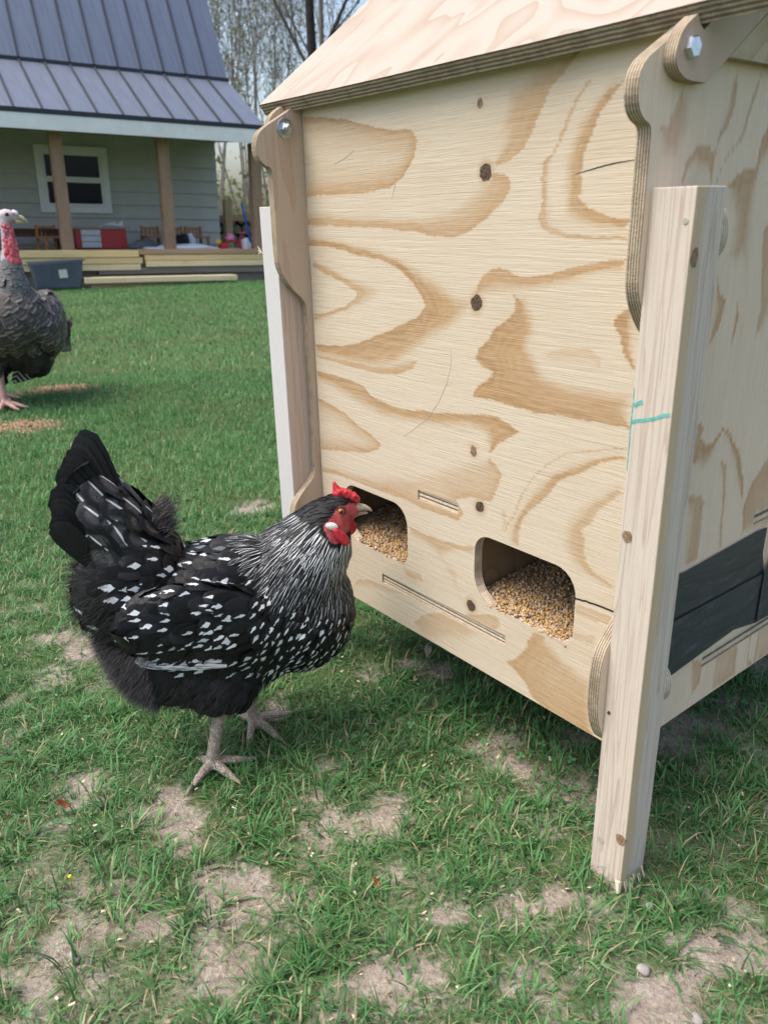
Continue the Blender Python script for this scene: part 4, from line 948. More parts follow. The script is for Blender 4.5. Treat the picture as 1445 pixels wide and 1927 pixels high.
# ================================================================== TREES
M_bark = flat('bark_grey', (.19, .165, .145), .9, .35, 20, bump=.5); M_bark_d = flat('bark_dark', (.030, .025, .024), .9, .4, 10, bump=.5)
q = NT('spring_leaf'); a_ = q.attr('tint')[2]
M_sleaf = q.fin(q.ramp(a_, [(0, (.075, .115, .035)), (.5, (.155, .195, .065)), (1, (.26, .28, .11))]), .6)
tl = q.t.nodes.new('ShaderNodeBsdfTranslucent'); tl.inputs[0].default_value = (.16, .18, .07, 1); ms = q.t.nodes.new('ShaderNodeMixShader'); ms.inputs[0].default_value = .35
q.t.links.new(q.b.outputs[0], ms.inputs[1]); q.t.links.new(tl.outputs[0], ms.inputs[2]); q.t.links.new(ms.outputs[0], q.out.inputs[0])
def tree(x, y, h, r0, stems, seed, label, leafiness=1.0, bark=None, lean=.12, wig=.09):
    rr = random.Random(seed); root = empty('woodland_tree', (x, y, float(zg(x, y)))); tag(root, label, 'tree', 'trees behind the house')
    tb = MB(); tw = MB(); leaves = []
    def grow(mb, p, d, L, r_, depth):
        n = 5 if depth < 2 else 3; pts = [p]; rs = [r_]; q_ = p.copy(); dd = d.copy()
        for i in range(n):
            dd = (dd + Vector((rr.gauss(0, wig), rr.gauss(0, wig), rr.gauss(.03, .05)))).normalized(); q_ = q_ + dd * L / n; pts.append(q_.copy()); rs.append(r_ * (1 - .75 * (i + 1) / n))
            if depth < 3 and (i > 0 or depth > 0):
                for _ in range(1 if depth > 0 else 2):
                    a = rr.uniform(0, 6.28); side = dd.orthogonal().normalized(); side = Matrix.Rotation(a, 3, dd) @ side
                    nd = (dd * rr.uniform(.75, 1.1) + side * rr.uniform(.45, .8) + Vector((0, 0, .15))).normalized()
                    grow(tw, q_.copy(), nd, L * rr.uniform(.32, .5), max(rs[-1] * .5, .008), depth + 1)
            if depth >= 2:
                for _ in range(2):
                    if rr.random() < .8 * leafiness: leaves.append(q_ + Vector((rr.gauss(0, .12), rr.gauss(0, .12), rr.gauss(0, .12))))
        mb.tube(pts, rs, 7 if depth == 0 else (4 if depth == 1 else 3), cap=False)
    for s_ in range(stems):
        a = rr.uniform(0, 6.28); d = Vector((math.cos(a) * lean * (stems > 1) + rr.gauss(0, .03), math.sin(a) * lean * (stems > 1), 1)).normalized()
        grow(tb, Vector((math.cos(a) * .12 * (stems > 1), math.sin(a) * .12 * (stems > 1), -.1)), d, h * rr.uniform(.85, 1.1), r0 * rr.uniform(.75, 1.1), 0)
    tb.build('trunk', bark or M_bark, root, True)
    V = []; F = []; T = []
    for p in leaves:
        b = len(V); a = Vector((rr.gauss(0, 1), rr.gauss(0, 1), rr.gauss(0, 1))).normalized(); c_ = a.orthogonal().normalized(); s_ = rr.uniform(.030, .065)
        V += [p - a * s_, p + c_ * s_ * .6, p + a * s_, p - c_ * s_ * .6]; F.append((b, b+1, b+2, b+3)); T += [rr.random()] * 4
    nb = len(tw.v); me = bpy.data.meshes.new('crown')
    me.from_pydata([tuple(v) for v in tw.v] + [tuple(v) for v in V], [], [tuple(f) for f in tw.f] + [tuple(i + nb for i in f) for f in F])
    me.materials.append(bark or M_bark); me.materials.append(M_sleaf); me.polygons.foreach_set('material_index', [0] * len(tw.f) + [1] * len(F))
    at = me.attributes.new('tint', 'FLOAT', 'POINT'); at.data.foreach_set('value', np.array([0.] * nb + T, np.float32)); me.update()
    link('crown', me, root)
def px_at(px, y): return (px - 722.5) / f_px * (y * .934 + .6)
TREES = [(392, 30, 9, .10, 3, 'leafy multi-stem tree just right of the steep roof edge'), (436, 27, 9, .09, 3, 'slender multi-stem tree above the porch roof corner'), (476, 30, 10, .09, 4, 'spreading multi-stem tree left of the gap in the branches'),
         (522, 28, 9.5, .11, 3, 'forked tree in the middle of the bare woodland'), (557, 29, 9, .09, 4, 'multi-stem tree with arching stems left of the coop roof'), (590, 33, 10, .11, 3, 'thin tree next to the dark trunk'),
         (666, 36, 11, .12, 2, 'leafy tree right of the dark trunk behind the coop roof'), (500, 38, 12, .14, 2, 'tall tree farther back between the slender stems'), (418, 40, 12, .14, 2, 'tall tree farther back over the porch roof'), (640, 42, 12, .13, 2, 'far tree behind the dark trunk')]
for i, (px, y, h, r0, st, lb) in enumerate(TREES): tree(px_at(px, y), y, h, r0 * .42, st, 100 + i, lb, .62)
tree(px_at(619, 24), 24, 13, .19, 1, 300, 'thick dark tree trunk rising behind the coop roof', .5, M_bark_d, 0, .012)
tree(px_at(635, 25), 25, 13, .13, 1, 301, 'grey tree trunk close beside the thick dark trunk', .5, M_bark, 0, .012)
# thicket that closes the view under the crowns
rr = np.random.default_rng(9); n = 60000
px = rr.uniform(-500, 2100, n); y = rr.uniform(38, 60, n); x = (px - 722.5) / f_px * (y * .934 + .6); z = np.abs(rr.normal(0, 1, n)) * 1.7 - 1.0
a = rr.normal(0, 1, (n, 3)); a /= np.linalg.norm(a, axis=1)[:, None]; c_ = np.cross(a, rr.normal(0, 1, (n, 3))); c_ /= np.linalg.norm(c_, axis=1)[:, None]
p = np.column_stack([x, y, z]); s_ = rr.uniform(.08, .20, (n, 1))
V = np.stack([p - a * s_, p + c_ * s_ * .6, p + a * s_, p - c_ * s_ * .6], 1).reshape(-1, 3)
o_ = link('thicket', fast_mesh('thicket', V, np.arange(4 * n).reshape(-1, 4), M_sleaf, False, {'tint': np.repeat(rr.uniform(0, .9, n), 4)})); tag(o_, 'pale green spring thicket far behind the house', 'thicket', kind='stuff')

# ================================================================== BIRDS
def ellip(bm, c, r_, pitch=0.0, seg=20):
    M = Matrix.Translation(c) @ Matrix.Rotation(pitch, 4, 'Y') @ Matrix.Diagonal((*r_, 1))
    bmesh.ops.create_uvsphere(bm, u_segments=seg, v_segments=seg // 2 + 2, radius=1, matrix=M)
def bm_tube(bm, pts, rad, n=12, flatten=1.0):
    mb = MB(); mb.tube(pts, rad, n, True, flatten); vs_ = [bm.verts.new(v) for v in mb.v]
    for f in mb.f: bm.faces.new([vs_[i] for i in f])
def remeshed(bm, voxel, smooth_it, zmin):
    me = bpy.data.meshes.new('tmp'); bmesh.ops.recalc_face_normals(bm, faces=bm.faces); bm.to_mesh(me); bm.free()
    o = bpy.data.objects.new('tmp', me); COL.objects.link(o)
    md = o.modifiers.new('r', 'REMESH'); md.mode = 'VOXEL'; md.voxel_size = voxel
    dg = bpy.context.evaluated_depsgraph_get(); dg.update(); me2 = bpy.data.meshes.new_from_object(o.evaluated_get(dg))
    bpy.data.objects.remove(o); bpy.data.meshes.remove(me)
    b2 = bmesh.new(); b2.from_mesh(me2)
    up_ = [v for v in b2.verts if v.co.z > zmin]; lowv = [v for v in b2.verts if v.co.z <= zmin]
    for _ in range(smooth_it): bmesh.ops.smooth_vert(b2, verts=up_, factor=.5, use_axis_x=True, use_axis_y=True, use_axis_z=True)
    for _ in range(2): bmesh.ops.smooth_vert(b2, verts=lowv, factor=.5, use_axis_x=True, use_axis_y=True, use_axis_z=True)
    b2.to_mesh(me2); b2.free(); me2.polygons.foreach_set('use_smooth', np.ones(len(me2.polygons), bool)); me2.update()
    return me2
def surf_samples(me, n, seed):
    rr = np.random.default_rng(seed); me.calc_loop_triangles(); m = len(me.loop_triangles)
    ti = np.empty(m * 3, np.int32); me.loop_triangles.foreach_get('vertices', ti); ti = ti.reshape(-1, 3)
    co = np.empty(len(me.vertices) * 3); me.vertices.foreach_get('co', co); co = co.reshape(-1, 3)
    a, b, c = co[ti[:, 0]], co[ti[:, 1]], co[ti[:, 2]]; nn = np.cross(b - a, c - a); ar = np.linalg.norm(nn, axis=1); nn /= ar[:, None] + 1e-12
    k = rr.choice(m, n, p=ar / ar.sum()); u = rr.uniform(0, 1, (n, 2)); s = u.sum(1) > 1; u[s] = 1 - u[s]
    return a[k] + (b - a)[k] * u[:, :1] + (c - a)[k] * u[:, 1:], nn[k]
def thin(P, rad, rr):
    """poisson-like thinning with per-point radius"""
    cell = {}; keep = []; g = float(np.median(rad))
    for i in range(len(P)):
        r_ = rad[i]; key = tuple((P[i] // g).astype(int)); ok = True; k = int(math.ceil(r_ / g))
        for dx in range(-k, k + 1):
            for dy in range(-k, k + 1):
                for dz in range(-k, k + 1):
                    for j in cell.get((key[0]+dx, key[1]+dy, key[2]+dz), ()):
                        if (P[i] - P[j]) @ (P[i] - P[j]) < r_ * r_: ok = False; break
                    if not ok: break
                if not ok: break
            if not ok: break
        if ok: cell.setdefault(key, []).append(i); keep.append(i)
    return np.array(keep)
TS = np.array([0, .14, .34, .56, .78, .93, 1.0])
def feather_geo(rows_c, rows_n, dirs, W, shape, cup=.16, twist=0.0):
    """rows_c (n,k,3) centre line, rows_n normals, W width; returns V,F,uv"""
    n, k, _ = rows_c.shape; side = np.cross(rows_n, dirs); side /= np.linalg.norm(side, axis=2)[:, :, None] + 1e-9
    if shape == 'hackle': prof = np.array([.55, .85, 1.0, .95, .72, .42, .05])
    elif shape == 'blade': prof = np.array([.35, .60, .82, .95, 1.0, .84, .22])
    else: prof = np.array([.30, .62, .92, 1.05, .98, .68, .12])
    w = W[:, None] * prof[None, :] * .5
    L = rows_c - side * w[:, :, None]; Rr = rows_c + side * w[:, :, None]; C = rows_c + rows_n * (w * cup)[:, :, None]
    V = np.stack([L, C, Rr], 2).reshape(n, k * 3, 3)
    uv = np.zeros((k, 3, 2)); uv[:, :, 0] = np.array([0, .5, 1.0]); uv[:, :, 1] = TS[:, None]; uv = np.tile(uv.reshape(1, k * 3, 2), (n, 1, 1))
    F = []
    b = np.arange(n) * (k * 3)
    for i in range(k - 1):
        for j in range(2):
            a = b + i * 3 + j; F.append(np.stack([a, a + 1, a + 4, a + 3], 1))
    return V.reshape(-1, 3), np.concatenate(F), uv.reshape(-1, 2), n, k * 3
def hug_feathers(bvh, P, N, D, L, W, shape, base_off, tip_off, rr, curl=0.0):
    n = len(P); k = len(TS); C = np.zeros((n, k, 3)); NN = np.zeros((n, k, 3)); DD = np.zeros((n, k, 3))
    for i in range(n):
        p = P[i].copy(); nrm = N[i]; d = D[i] - nrm * (D[i] @ nrm); d /= np.linalg.norm(d) + 1e-9; prev = 0
        for q_, t in enumerate(TS):
            if q_ > 0:
                p = p + d * L[i] * (t - prev); hit = bvh.find_nearest(Vector(p))
                if hit[0] is not None:
                    sp_ = np.array(hit[0]); n2 = np.array(hit[1])
                    if (p - sp_) @ n2 < base_off + (tip_off) * t + .002: p = sp_ + n2 * 0.0
                    nrm = nrm * .5 + n2 * .5; nrm /= np.linalg.norm(nrm); d = d - nrm * (d @ nrm); d /= np.linalg.norm(d) + 1e-9
            prev = t
            C[i, q_] = p + nrm * (base_off + tip_off * t ** 1.3 + curl * L[i] * t ** 3); NN[i, q_] = nrm; DD[i, q_] = d
    tilt = rr.normal(0, .16, (n, 1, 1)); side = np.cross(NN, DD); NN = NN + side * tilt; NN /= np.linalg.norm(NN, axis=2)[:, :, None]
    return feather_geo(C, NN, DD, W, shape)
def straight_feathers(P, N, D, L, W, shape, bend=0.0):
    n = len(P); k = len(TS); C = P[:, None, :] + D[:, None, :] * (L[:, None] * TS)[:, :, None] + N[:, None, :] * (bend * L[:, None] * TS ** 2)[:, :, None]
    NN = np.repeat(N[:, None, :], k, 1); DD = np.repeat(D[:, None, :], k, 1)
    return feather_geo(C, NN, DD, W, shape)
def feather_obj(name, geos, mat, parent, rr, kind=None, label=None, thick=0.0):
    V, F, U, A = [], [], [], []; off = 0
    for (v, f, u, n, kk) in geos:
        V.append(v); F.append(f + off); U.append(u); A.append(np.repeat(rr.uniform(0, 1, n), kk)); off += len(v)
    me = fast_mesh(name, np.concatenate(V), np.concatenate(F), mat, True, {'rnd': np.concatenate(A)}, np.concatenate(U))
    o = link(name, me, parent)
    if kind: o['kind'] = kind
    if label: o['label'] = label
    return o
def nrm_(v): v = np.asarray(v, float); return v / (np.linalg.norm(v, axis=-1, keepdims=True) + 1e-9)
# ---- feather materials.  u across, v along the feather
def feather_nodes(name):
    q = NT(name); x, y, _ = q.xyz(q.uv()); r_ = q.attr('rnd')[2]
    ua = q.math('ABSOLUTE', q.math('SUBTRACT', x, .5))                       # 0 at the shaft .. .5 at the edge
    # barbs slant from the shaft to the edge
    s = q.math('ADD', q.math('MULTIPLY', y, 26.0), q.math('MULTIPLY', ua, -16.0)); s = q.math('ADD', s, q.math('MULTIPLY', r_, 30))
    cv = q.n('CombineXYZ', i0=q.math('MULTIPLY', s, 1.0), i1=q.math('MULTIPLY', ua, 1.2), i2=q.math('MULTIPLY', r_, 50)).outputs[0]
    barb = q.noise(cv, 2.2, 2, .6)
    blotv = q.n('CombineXYZ', i0=x, i1=q.math('MULTIPLY', y, 1.5), i2=q.math('MULTIPLY', r_, 70)).outputs[0]
    return q, x, y, r_, ua, barb, blotv
def sheen_black(q, col, barb, rough=.42):
    return q.fin(col, rough, q.bump(barb, .30, .002), .28)
BLK = (.0060, .0064, .0080); BLK2 = (.0150, .0145, .0160); WHT = (.62, .66, .68)
def m_black(name='feather_black', c0=BLK, c1=BLK2, rough=.42):
    q, x, y, r_, ua, barb, bv = feather_nodes(name)
    c = q.mix(q.rng(barb, .4, .75), c0, c1); c = q.mix(q.math('MULTIPLY', q.rng(r_, .6, 1), .5), c, tuple(a * 1.6 for a in c1))
    return sheen_black(q, c, barb, rough)
def m_spot(name, thresh=.25, size=1.0):
    """black feather with a ragged white arrowhead near the tip"""
    q, x, y, r_, ua, barb, bv = feather_nodes(name)
    rag = q.math('MULTIPLY', q.math('SUBTRACT', q.noise(bv, 5.0, 3, .7), .5), .26)
    r2 = q.math('FRACT', q.math('MULTIPLY', r_, 7.31))
    yj = q.math('ADD', y, q.math('MULTIPLY', rag, .5))
    half = q.math('MULTIPLY', q.math('POWER', q.rng(yj, .99, .60), 1.3), q.math('MULTIPLY', q.rng(q.math('SUBTRACT', yj, q.math('MULTIPLY', ua, .5)), .50, .56), .40 * size))
    half = q.math('MULTIPLY', half, q.math('ADD', q.math('MULTIPLY', q.math('POWER', r2, 3.0), 1.1), .45))
    arrow = q.rng(q.math('ADD', ua, rag), q.math('ADD', half, .03), half)
    shaft = q.math('MULTIPLY', q.rng(ua, .035, .012), q.rng(y, .30, .42)); shaft = q.math('MULTIPLY', shaft, q.rng(r2, .45, .55))
    m = q.math('MULTIPLY', q.math('MAXIMUM', arrow, q.math('MULTIPLY', shaft, .8)), q.rng(r_, thresh, thresh + .03))
    m = q.math('MULTIPLY', m, q.rng(half, .008, .025))
    m = q.math('MULTIPLY', m, q.rng(barb, .22, .36))
    base = q.mix(q.rng(barb, .4, .75), BLK, BLK2)
    c = q.mix(m, base, WHT)
    return sheen_black(q, c, barb, q.mix(m, (.40,) * 3, (.7,) * 3))
def m_hackle(name, white=.5):
    q, x, y, r_, ua, barb, bv = feather_nodes(name)
    rag = q.math('MULTIPLY', q.math('SUBTRACT', barb, .5), .14)
    w = q.math('ADD', q.rng(y, .15, 1.0, .22 - .12 * white, .33 - .18 * white), rag)
    edge = q.rng(q.math('SUBTRACT', ua, w), -.03, .05)
    edge = q.math('MULTIPLY', edge, q.rng(y, .05, .25))
    tip = q.math('MULTIPLY', q.rng(y, .97, .90), 1.0)
    m = q.math('MULTIPLY', edge, q.rng(r_, 0, .12, .25, 1))
    base = q.mix(q.rng(barb, .4, .75), BLK, BLK2); c = q.mix(m, base, (.66, .69, .70))
    return sheen_black(q, c, barb, q.mix(m, (.45,) * 3, (.7,) * 3))
def m_covert(name):
    q, x, y, r_, ua, barb, bv = feather_nodes(name)
    dx = q.math('MULTIPLY', ua, 1 / .36); dy = q.math('MULTIPLY', q.math('SUBTRACT', y, .60), 1 / .27); d = q.math('SQRT', q.math('ADD', q.math('MULTIPLY', dx, dx), q.math('MULTIPLY', dy, dy)))
    fine = q.noise(bv, 52, 2, .7); st = q.math('MULTIPLY', q.rng(d, 1.05, .70), q.rng(fine, .44, .58))
    r2 = q.math('FRACT', q.math('MULTIPLY', r_, 5.7)); shaft = q.math('MULTIPLY', q.rng(ua, .045, .020), q.math('MULTIPLY', q.rng(y, .34, .40), q.rng(y, .93, .80))); shaft = q.math('MULTIPLY', shaft, q.rng(r2, .35, .40))
    base = q.mix(q.rng(barb, .4, .75), BLK, BLK2); c = q.mix(q.math('MULTIPLY', st, .60), base, (.20, .20, .21)); c = q.mix(shaft, c, WHT)
    return sheen_black(q, c, barb)
def m_primary(name):
    q, x, y, r_, ua, barb, bv = feather_nodes(name)
    st = q.rng(q.noise(q.n('CombineXYZ', i0=q.math('MULTIPLY', x, 5), i1=q.math('MULTIPLY', y, 1.2), i2=q.math('MULTIPLY', r_, 40)).outputs[0], 3, 3, .7), .42, .56)
    m = q.math('MULTIPLY', st, q.rng(x, .32, .50)); base = q.mix(q.rng(barb, .4, .75), BLK, BLK2)
    return sheen_black(q, q.mix(m, base, (.58, .60, .60)), barb)
F_black = m_black(); F_spot = m_spot('feather_spotted', .38, .66); F_breast = m_spot('feather_breast', .28, .56); F_hack = m_hackle('feather_hackle', -.78); F_hackw = m_hackle('feather_hackle_white', .05); F_crown = m_black('feather_crown')
F_cov = m_covert('feather_covert'); F_prim = m_primary('feather_primary'); F_fluff = m_black('feather_fluff', (.020, .019, .021), (.050, .047, .049), .7); F_belly = m_black('feather_belly', (.0085, .0085, .010), (.024, .023, .025), .6)
M_skin = flat('dark_bird_skin', (.012, .012, .013), .8)
q = NT('comb_red'); nz = q.noise(q.obj(), 420, 3); nz2 = q.noise(q.obj(), 90, 3)
M_comb = q.fin(q.mix(q.rng(nz2, .35, .7), (.40, .012, .022), (.58, .035, .055)), .45, q.bump(nz, .7, .002), .4, Subsurface_Weight=.12, Subsurface_Radius=(.004, .001, .001))
q = NT('face_red'); nz = q.noise(q.obj(), 500, 4); nz2 = q.noise(q.obj(), 120, 3)
M_face = q.fin(q.mix(q.rng(nz2, .35, .7), (.30, .035, .042), (.46, .095, .10)), .55, q.bump(nz, .8, .002), .35)
q = NT('shank_scales'); o = q.obj(); z_ = q.xyz(o)[2]; n1 = q.noise(o, 130, 3); vor = q.n('TexVoronoi', {'feature': 'DISTANCE_TO_EDGE'}, Vector=q.scale(o, (1, 1, 1.4)), Scale=230.0).outputs[0]
cs = q.mix(q.rng(n1, .35, .65), (.33, .25, .21), (.56, .48, .40)); cs = q.mix(q.rng(vor, .10, 0), cs, (.19, .13, .11))
M_shank = q.fin(cs, .55, q.bump(q.rng(vor, 0, .25), .7, .0015), .35)
M_claw = flat('claw_horn', (.30, .24, .18), .45); M_beak = flat('beak_horn', (.36, .29, .22), .4, .3, 120); M_lobe = flat('earlobe_white', (.72, .70, .70), .6, .06, 200)
M_pupil = flat('pupil', (.003, .003, .003), .06, spec=.7); q = NT('iris_orange'); M_iris = q.fin(q.mix(q.noise(q.obj(), 900, 2), (.30, .10, .02), (.52, .22, .04)), .2, None, .6)
M_lid = flat('eye_ring', (.12, .03, .03), .6)

# ------------------------------------------------------------------ HEN
HY = R(12.0)
hen = empty('hen', (-.24, .975, .0), HY); tag(hen, 'black hen with white-streaked neck and red comb pecking at the coop', 'hen')
bm = bmesh.new()
ellip(bm, (-.005, 0, .222), (.150, .078, .110), R(6)); ellip(bm, (.105, 0, .232), (.088, .072, .102), R(-20)); ellip(bm, (-.100, 0, .292), (.075, .060, .085), R(20)); ellip(bm, (-.090, 0, .218), (.062, .060, .076))
ellip(bm, (.03, 0, .285), (.09, .058, .055)); ellip(bm, (-.024, 0, .176), (.120, .074, .078), R(4))
bm_tube(bm, [(.092, 0, .258), (.128, 0, .300), (.154, 0, .334), (.168, 0, .360), (.177, 0, .370)], [.072, .063, .048, .033, .023], 18)
ellip(bm, (.180, 0, .368), (.027, .0175, .0235)); ellip(bm, (.198, 0, .364), (.014, .011, .012))
bm_tube(bm, [(-.085, 0, .31), (-.105, 0, .36), (-.125, 0, .405), (-.14, 0, .44)], [.055, .048, .036, .020], 16, .75)
for s in (-1, 1):
    ellip(bm, (-.012, s * .066, .245), (.112, .020, .062), R(10))
    ellip(bm, (.0, s * .043, .150), (.050, .034, .056))
legs_ = [((.0, -.045, .105), (-.010, -.045, .090), (-.022, -.043, .040), (-.027, -.042, .013)), ((.030, .046, .105), (.034, .047, .085), (.038, .048, .040), (.039, .048, .013))]
toes_ = [[(-.031, -.040), (.034, -.042), (.056, .002), (-.020, .022)], [(.058, .012), (.036, -.052), (-.012, -.048), (-.022, .022)]]
claws = []
for (pts, tl_) in zip(legs_, toes_):
    bm_tube(bm, pts, [.013, .0098, .0092, .0104], 12)
    fx, fy = pts[-1][0], pts[-1][1]; ellip(bm, (fx, fy, .011), (.0115, .0115, .008))
    for i, (tx, ty) in enumerate(tl_):
        L = math.hypot(tx, ty); k1 = 1.0
        P_ = [(fx, fy, .012), (fx + tx * .35, fy + ty * .35, .0135), (fx + tx * .65, fy + ty * .65, .0100), (fx + tx * .92, fy + ty * .92, .0065)]
        bm_tube(bm, P_, [.0080, .0070, .0062, .0046], 10)
        claws.append([(fx + tx * .88, fy + ty * .88, .0075), (fx + tx * 1.06, fy + ty * 1.06, .0072), (fx + tx * 1.22, fy + ty * 1.22, .0020)])
me = remeshed(bm, .0026, 9, .085)
for m in (M_skin, M_face, M_shank): me.materials.append(m)
cen = np.empty(len(me.polygons) * 3); me.polygons.foreach_get('center', cen); cen = cen.reshape(-1, 3)
mi = np.zeros(len(cen), np.int32)
fm = (np.hypot((cen[:, 0] - .190) / .0235, (cen[:, 2] - .3605) / .0195) < 1) & (cen[:, 2] < .384 - (.21 - cen[:, 0]) * .25); fm |= (np.hypot((cen[:, 0] - .172) / .015, (cen[:, 2] - .349) / .015) < 1) | (np.hypot((cen[:, 0] - .170) / .016, (cen[:, 2] - .3575) / .0095) < 1); mi[fm] = 1; mi[cen[:, 2] < .104] = 2
me.polygons.foreach_set('material_index', mi)
hbody = link('body', me, hen)
for c_ in claws: MB().tube(c_, [.0036, .0026, .0006], 7).build('claw', M_claw, hen, True)
hb = BVHTree.FromPolygons([v.co.copy() for v in me.vertices], [tuple(p.vertices) for p in me.polygons])
rr = np.random.default_rng(11)
def surf_y(x, z, s):
    h = hb.ray_cast(Vector((x, s * .2, z)), Vector((0, -s, 0))); return h[0].y if h[0] is not None else s * .02
P, N = surf_samples(me, 42000, 4)
x, y, z = P.T; ok = (z > .083); P, N = P[ok], N[ok]; x, y, z = P.T
H_ = np.array((.176, 0, .366)); dH = np.linalg.norm(P - H_, axis=1)
is_face = ((np.hypot((x - .190) / .026, (z - .3605) / .0215) < 1) & (z < .386 - (.21 - x) * .25)) | (np.hypot((x - .172) / .014, (z - .349) / .015) < 1) | (np.hypot((x - .166) / .0115, (z - .3575) / .0085) < 1)
tailz = (z < .412) & (z > .345) & (x < -.035) | ((z > .31) & (z < .412) & (x < -.10))
neck = (dH < .135) & (x > .045) & (z > .235 + .4 * np.clip(.12 - x, 0, 1)) & ~is_face
crown = (dH < .045) & (z > .362) & ~is_face
breast = (z > .125) & (x > .06) & ~neck & ~crown & ~is_face & (z > .10)
belly = (z > .128) & (z < .185 - .25 * np.clip(x, -.05, .2)) & (x < .075) & ~breast
rump = (z > .12) & ~tailz & ~neck & ~breast & ~belly & (x < -.085)
back = (z > .128) & ~(tailz | neck | crown | breast | belly | rump | is_face)
neck &= ~crown
def zone(mask, rad, cap=4000):
    i = np.where(mask)[0]; k_ = thin(P[i], np.full(len(i), rad), rr); return i[k_][:cap]
def mk(mask, rad, Lr, Wr, shape, base, tip, dirf, curl=0.0):
    i = zone(mask, rad); D = nrm_(dirf(P[i]) + rr.normal(0, .10, (len(i), 3))); L = rr.uniform(*Lr, len(i)); W = rr.uniform(*Wr, len(i))
    return hug_feathers(hb, P[i], N[i], D, L, W, shape, base, tip, rr, curl)
one = lambda v: (lambda p: np.repeat(np.array([v], float), len(p), 0))
# dark fluff on belly and thighs
g = mk(belly, .0120, (.030, .044), (.018, .026), 'c', .001, .004, one((-.85, 0, -.50)))
feather_obj('belly_feathers', [g], F_belly, hen, rr, 'stuff')
g = mk(rump, .0130, (.040, .054), (.024, .034), 'c', .001, .006, lambda p: np.column_stack([-np.ones(len(p)), np.sign(p[:, 1]) * .1, (p[:, 2] - .30) * 3.0]))
feather_obj('rump_feathers', [g], m_spot('feather_rump', .72, .8), hen, rr, 'stuff')
g = mk(breast, .0088, (.022, .031), (.0125, .0175), 'c', .0012, .0042, lambda p: np.column_stack([-.75 + 0 * p[:, 0], 0 * p[:, 0], -.75 + 0 * p[:, 0]]))
feather_obj('breast_feathers', [g], F_breast, hen, rr, 'stuff')
g = mk(back, .0105, (.028, .040), (.0165, .0225), 'c', .0012, .0050, lambda p: np.column_stack([-np.ones(len(p)), 0 * p[:, 0], np.where(p[:, 2] > .27, .02, -.22)]))
feather_obj('wing_and_back_feathers', [g], F_spot, hen, rr, 'stuff')
nfl = lambda p: nrm_(p - H_) + np.column_stack([-.35 * np.clip((p[:, 2] - .28) * 10, 0, 1) - .1, 0 * p[:, 0], -.35 + 0 * p[:, 0]])
white_side = neck & (np.abs(y) > .012) & (dH < .075) & (x > .10) & (z < .352)
g = mk(neck & ~white_side, .0056, (.030, .042), (.0058, .0082), 'hackle', .0012, .0040, nfl)
feather_obj('neck_hackle', [g], F_hack, hen, rr, 'stuff')
g = mk(white_side, .0045, (.022, .032), (.0050, .0072), 'hackle', .0016, .0034, nfl)
feather_obj('neck_hackle', [g], F_hackw, hen, rr, 'stuff')
g = mk(crown, .0042, (.013, .019), (.0042, .0058), 'hackle', .0006, .0018, lambda p: np.column_stack([-np.ones(len(p)), 0 * p[:, 0], -.35 + 0 * p[:, 0]]))
feather_obj('crown_feathers', [g], F_crown, hen, rr, 'stuff')
# tail: coverts over big dark feathers
g = mk(tailz, .0185, (.052, .068), (.034, .044), 'c', .002, .007, lambda p: np.column_stack([-.62 + 0 * p[:, 0], 0 * p[:, 0], .78 + 0 * p[:, 0]]))
feather_obj('tail_coverts', [g], F_cov, hen, rr, 'stuff')
tp, tn, td, tL, tW = [], [], [], [], []
for s in (-1, 1):
    for k in range(17):
        a = R(106 + 16 * min(1, k / 9)); yb = s * (.004 + .0017 * k); tp.append((-.094 - .0021 * k, yb, .362 - .0026 * k)); td.append(nrm_((math.cos(a), s * (.03 + .0085 * k), math.sin(a))))
        tn.append(nrm_((-.10, s * 1.0, .0))); tL.append(.150 - .0034 * k + random.uniform(-.0035, .0035)); tW.append(random.uniform(.028, .036))
td = np.array(td); tn = np.array(tn); tn = nrm_(tn - td * (tn * td).sum(1, keepdims=True))
for i in range(len(tp)):
    g = straight_feathers(np.array(tp[i:i+1]), tn[i:i+1], td[i:i+1], np.array(tL[i:i+1]), np.array(tW[i:i+1]), 'blade', -.05)
    feather_obj('tail_feather', [g], F_black, hen, rr)
# folded flight feathers under the wing
for s in (-1, 1):
    for k in range(5):
        p0 = np.array([(.010 - .006 * k, s * (.084 + .0015 * (4 - k)), .200 + .0075 * k)]); d = nrm_([(-1, s * -.10, .13 + .05 * k)]); n_f = nrm_(np.array([(0, s * 1.0, .25)])); n_f = nrm_(n_f - d * (n_f * d).sum())
        g = straight_feathers(p0, n_f, d, np.array([.118 - .006 * k]), np.array([.020]), 'blade', -.06)
        feather_obj('flight_feather', [g], F_prim, hen, rr)
# loose down: thin strands
def strands(name, pts, nrm, dirs, L, w, mat, parent, rr, kind='stuff', droop=.3):
    n = len(pts); side = nrm_(np.cross(dirs, rr.normal(0, 1, (n, 3)))); t = np.array([0, .5, 1.0])
    C = pts[:, None, :] + dirs[:, None, :] * (L[:, None] * t)[:, :, None] + rr.normal(0, 1, (n, 1, 3)) * (L[:, None] * .14 * t ** 2)[:, :, None]; C[:, :, 2] -= (droop * L[:, None] * t ** 2)
    ww = w * np.array([1, .8, .15]); V = np.stack([C - side[:, None, :] * ww[None, :, None], C + side[:, None, :] * ww[None, :, None]], 2).reshape(n * 6, 3)
    b = np.arange(n) * 6; F = np.concatenate([np.stack([b, b+1, b+3, b+2], 1), np.stack([b+2, b+3, b+5, b+4], 1)])
    o = link(name, fast_mesh(name, V, F, mat, True, {'rnd': np.repeat(rr.uniform(0, 1, n), 6)}, np.tile([[.5, .5]], (n * 6, 1))), parent)
    if kind: o['kind'] = kind
    return o
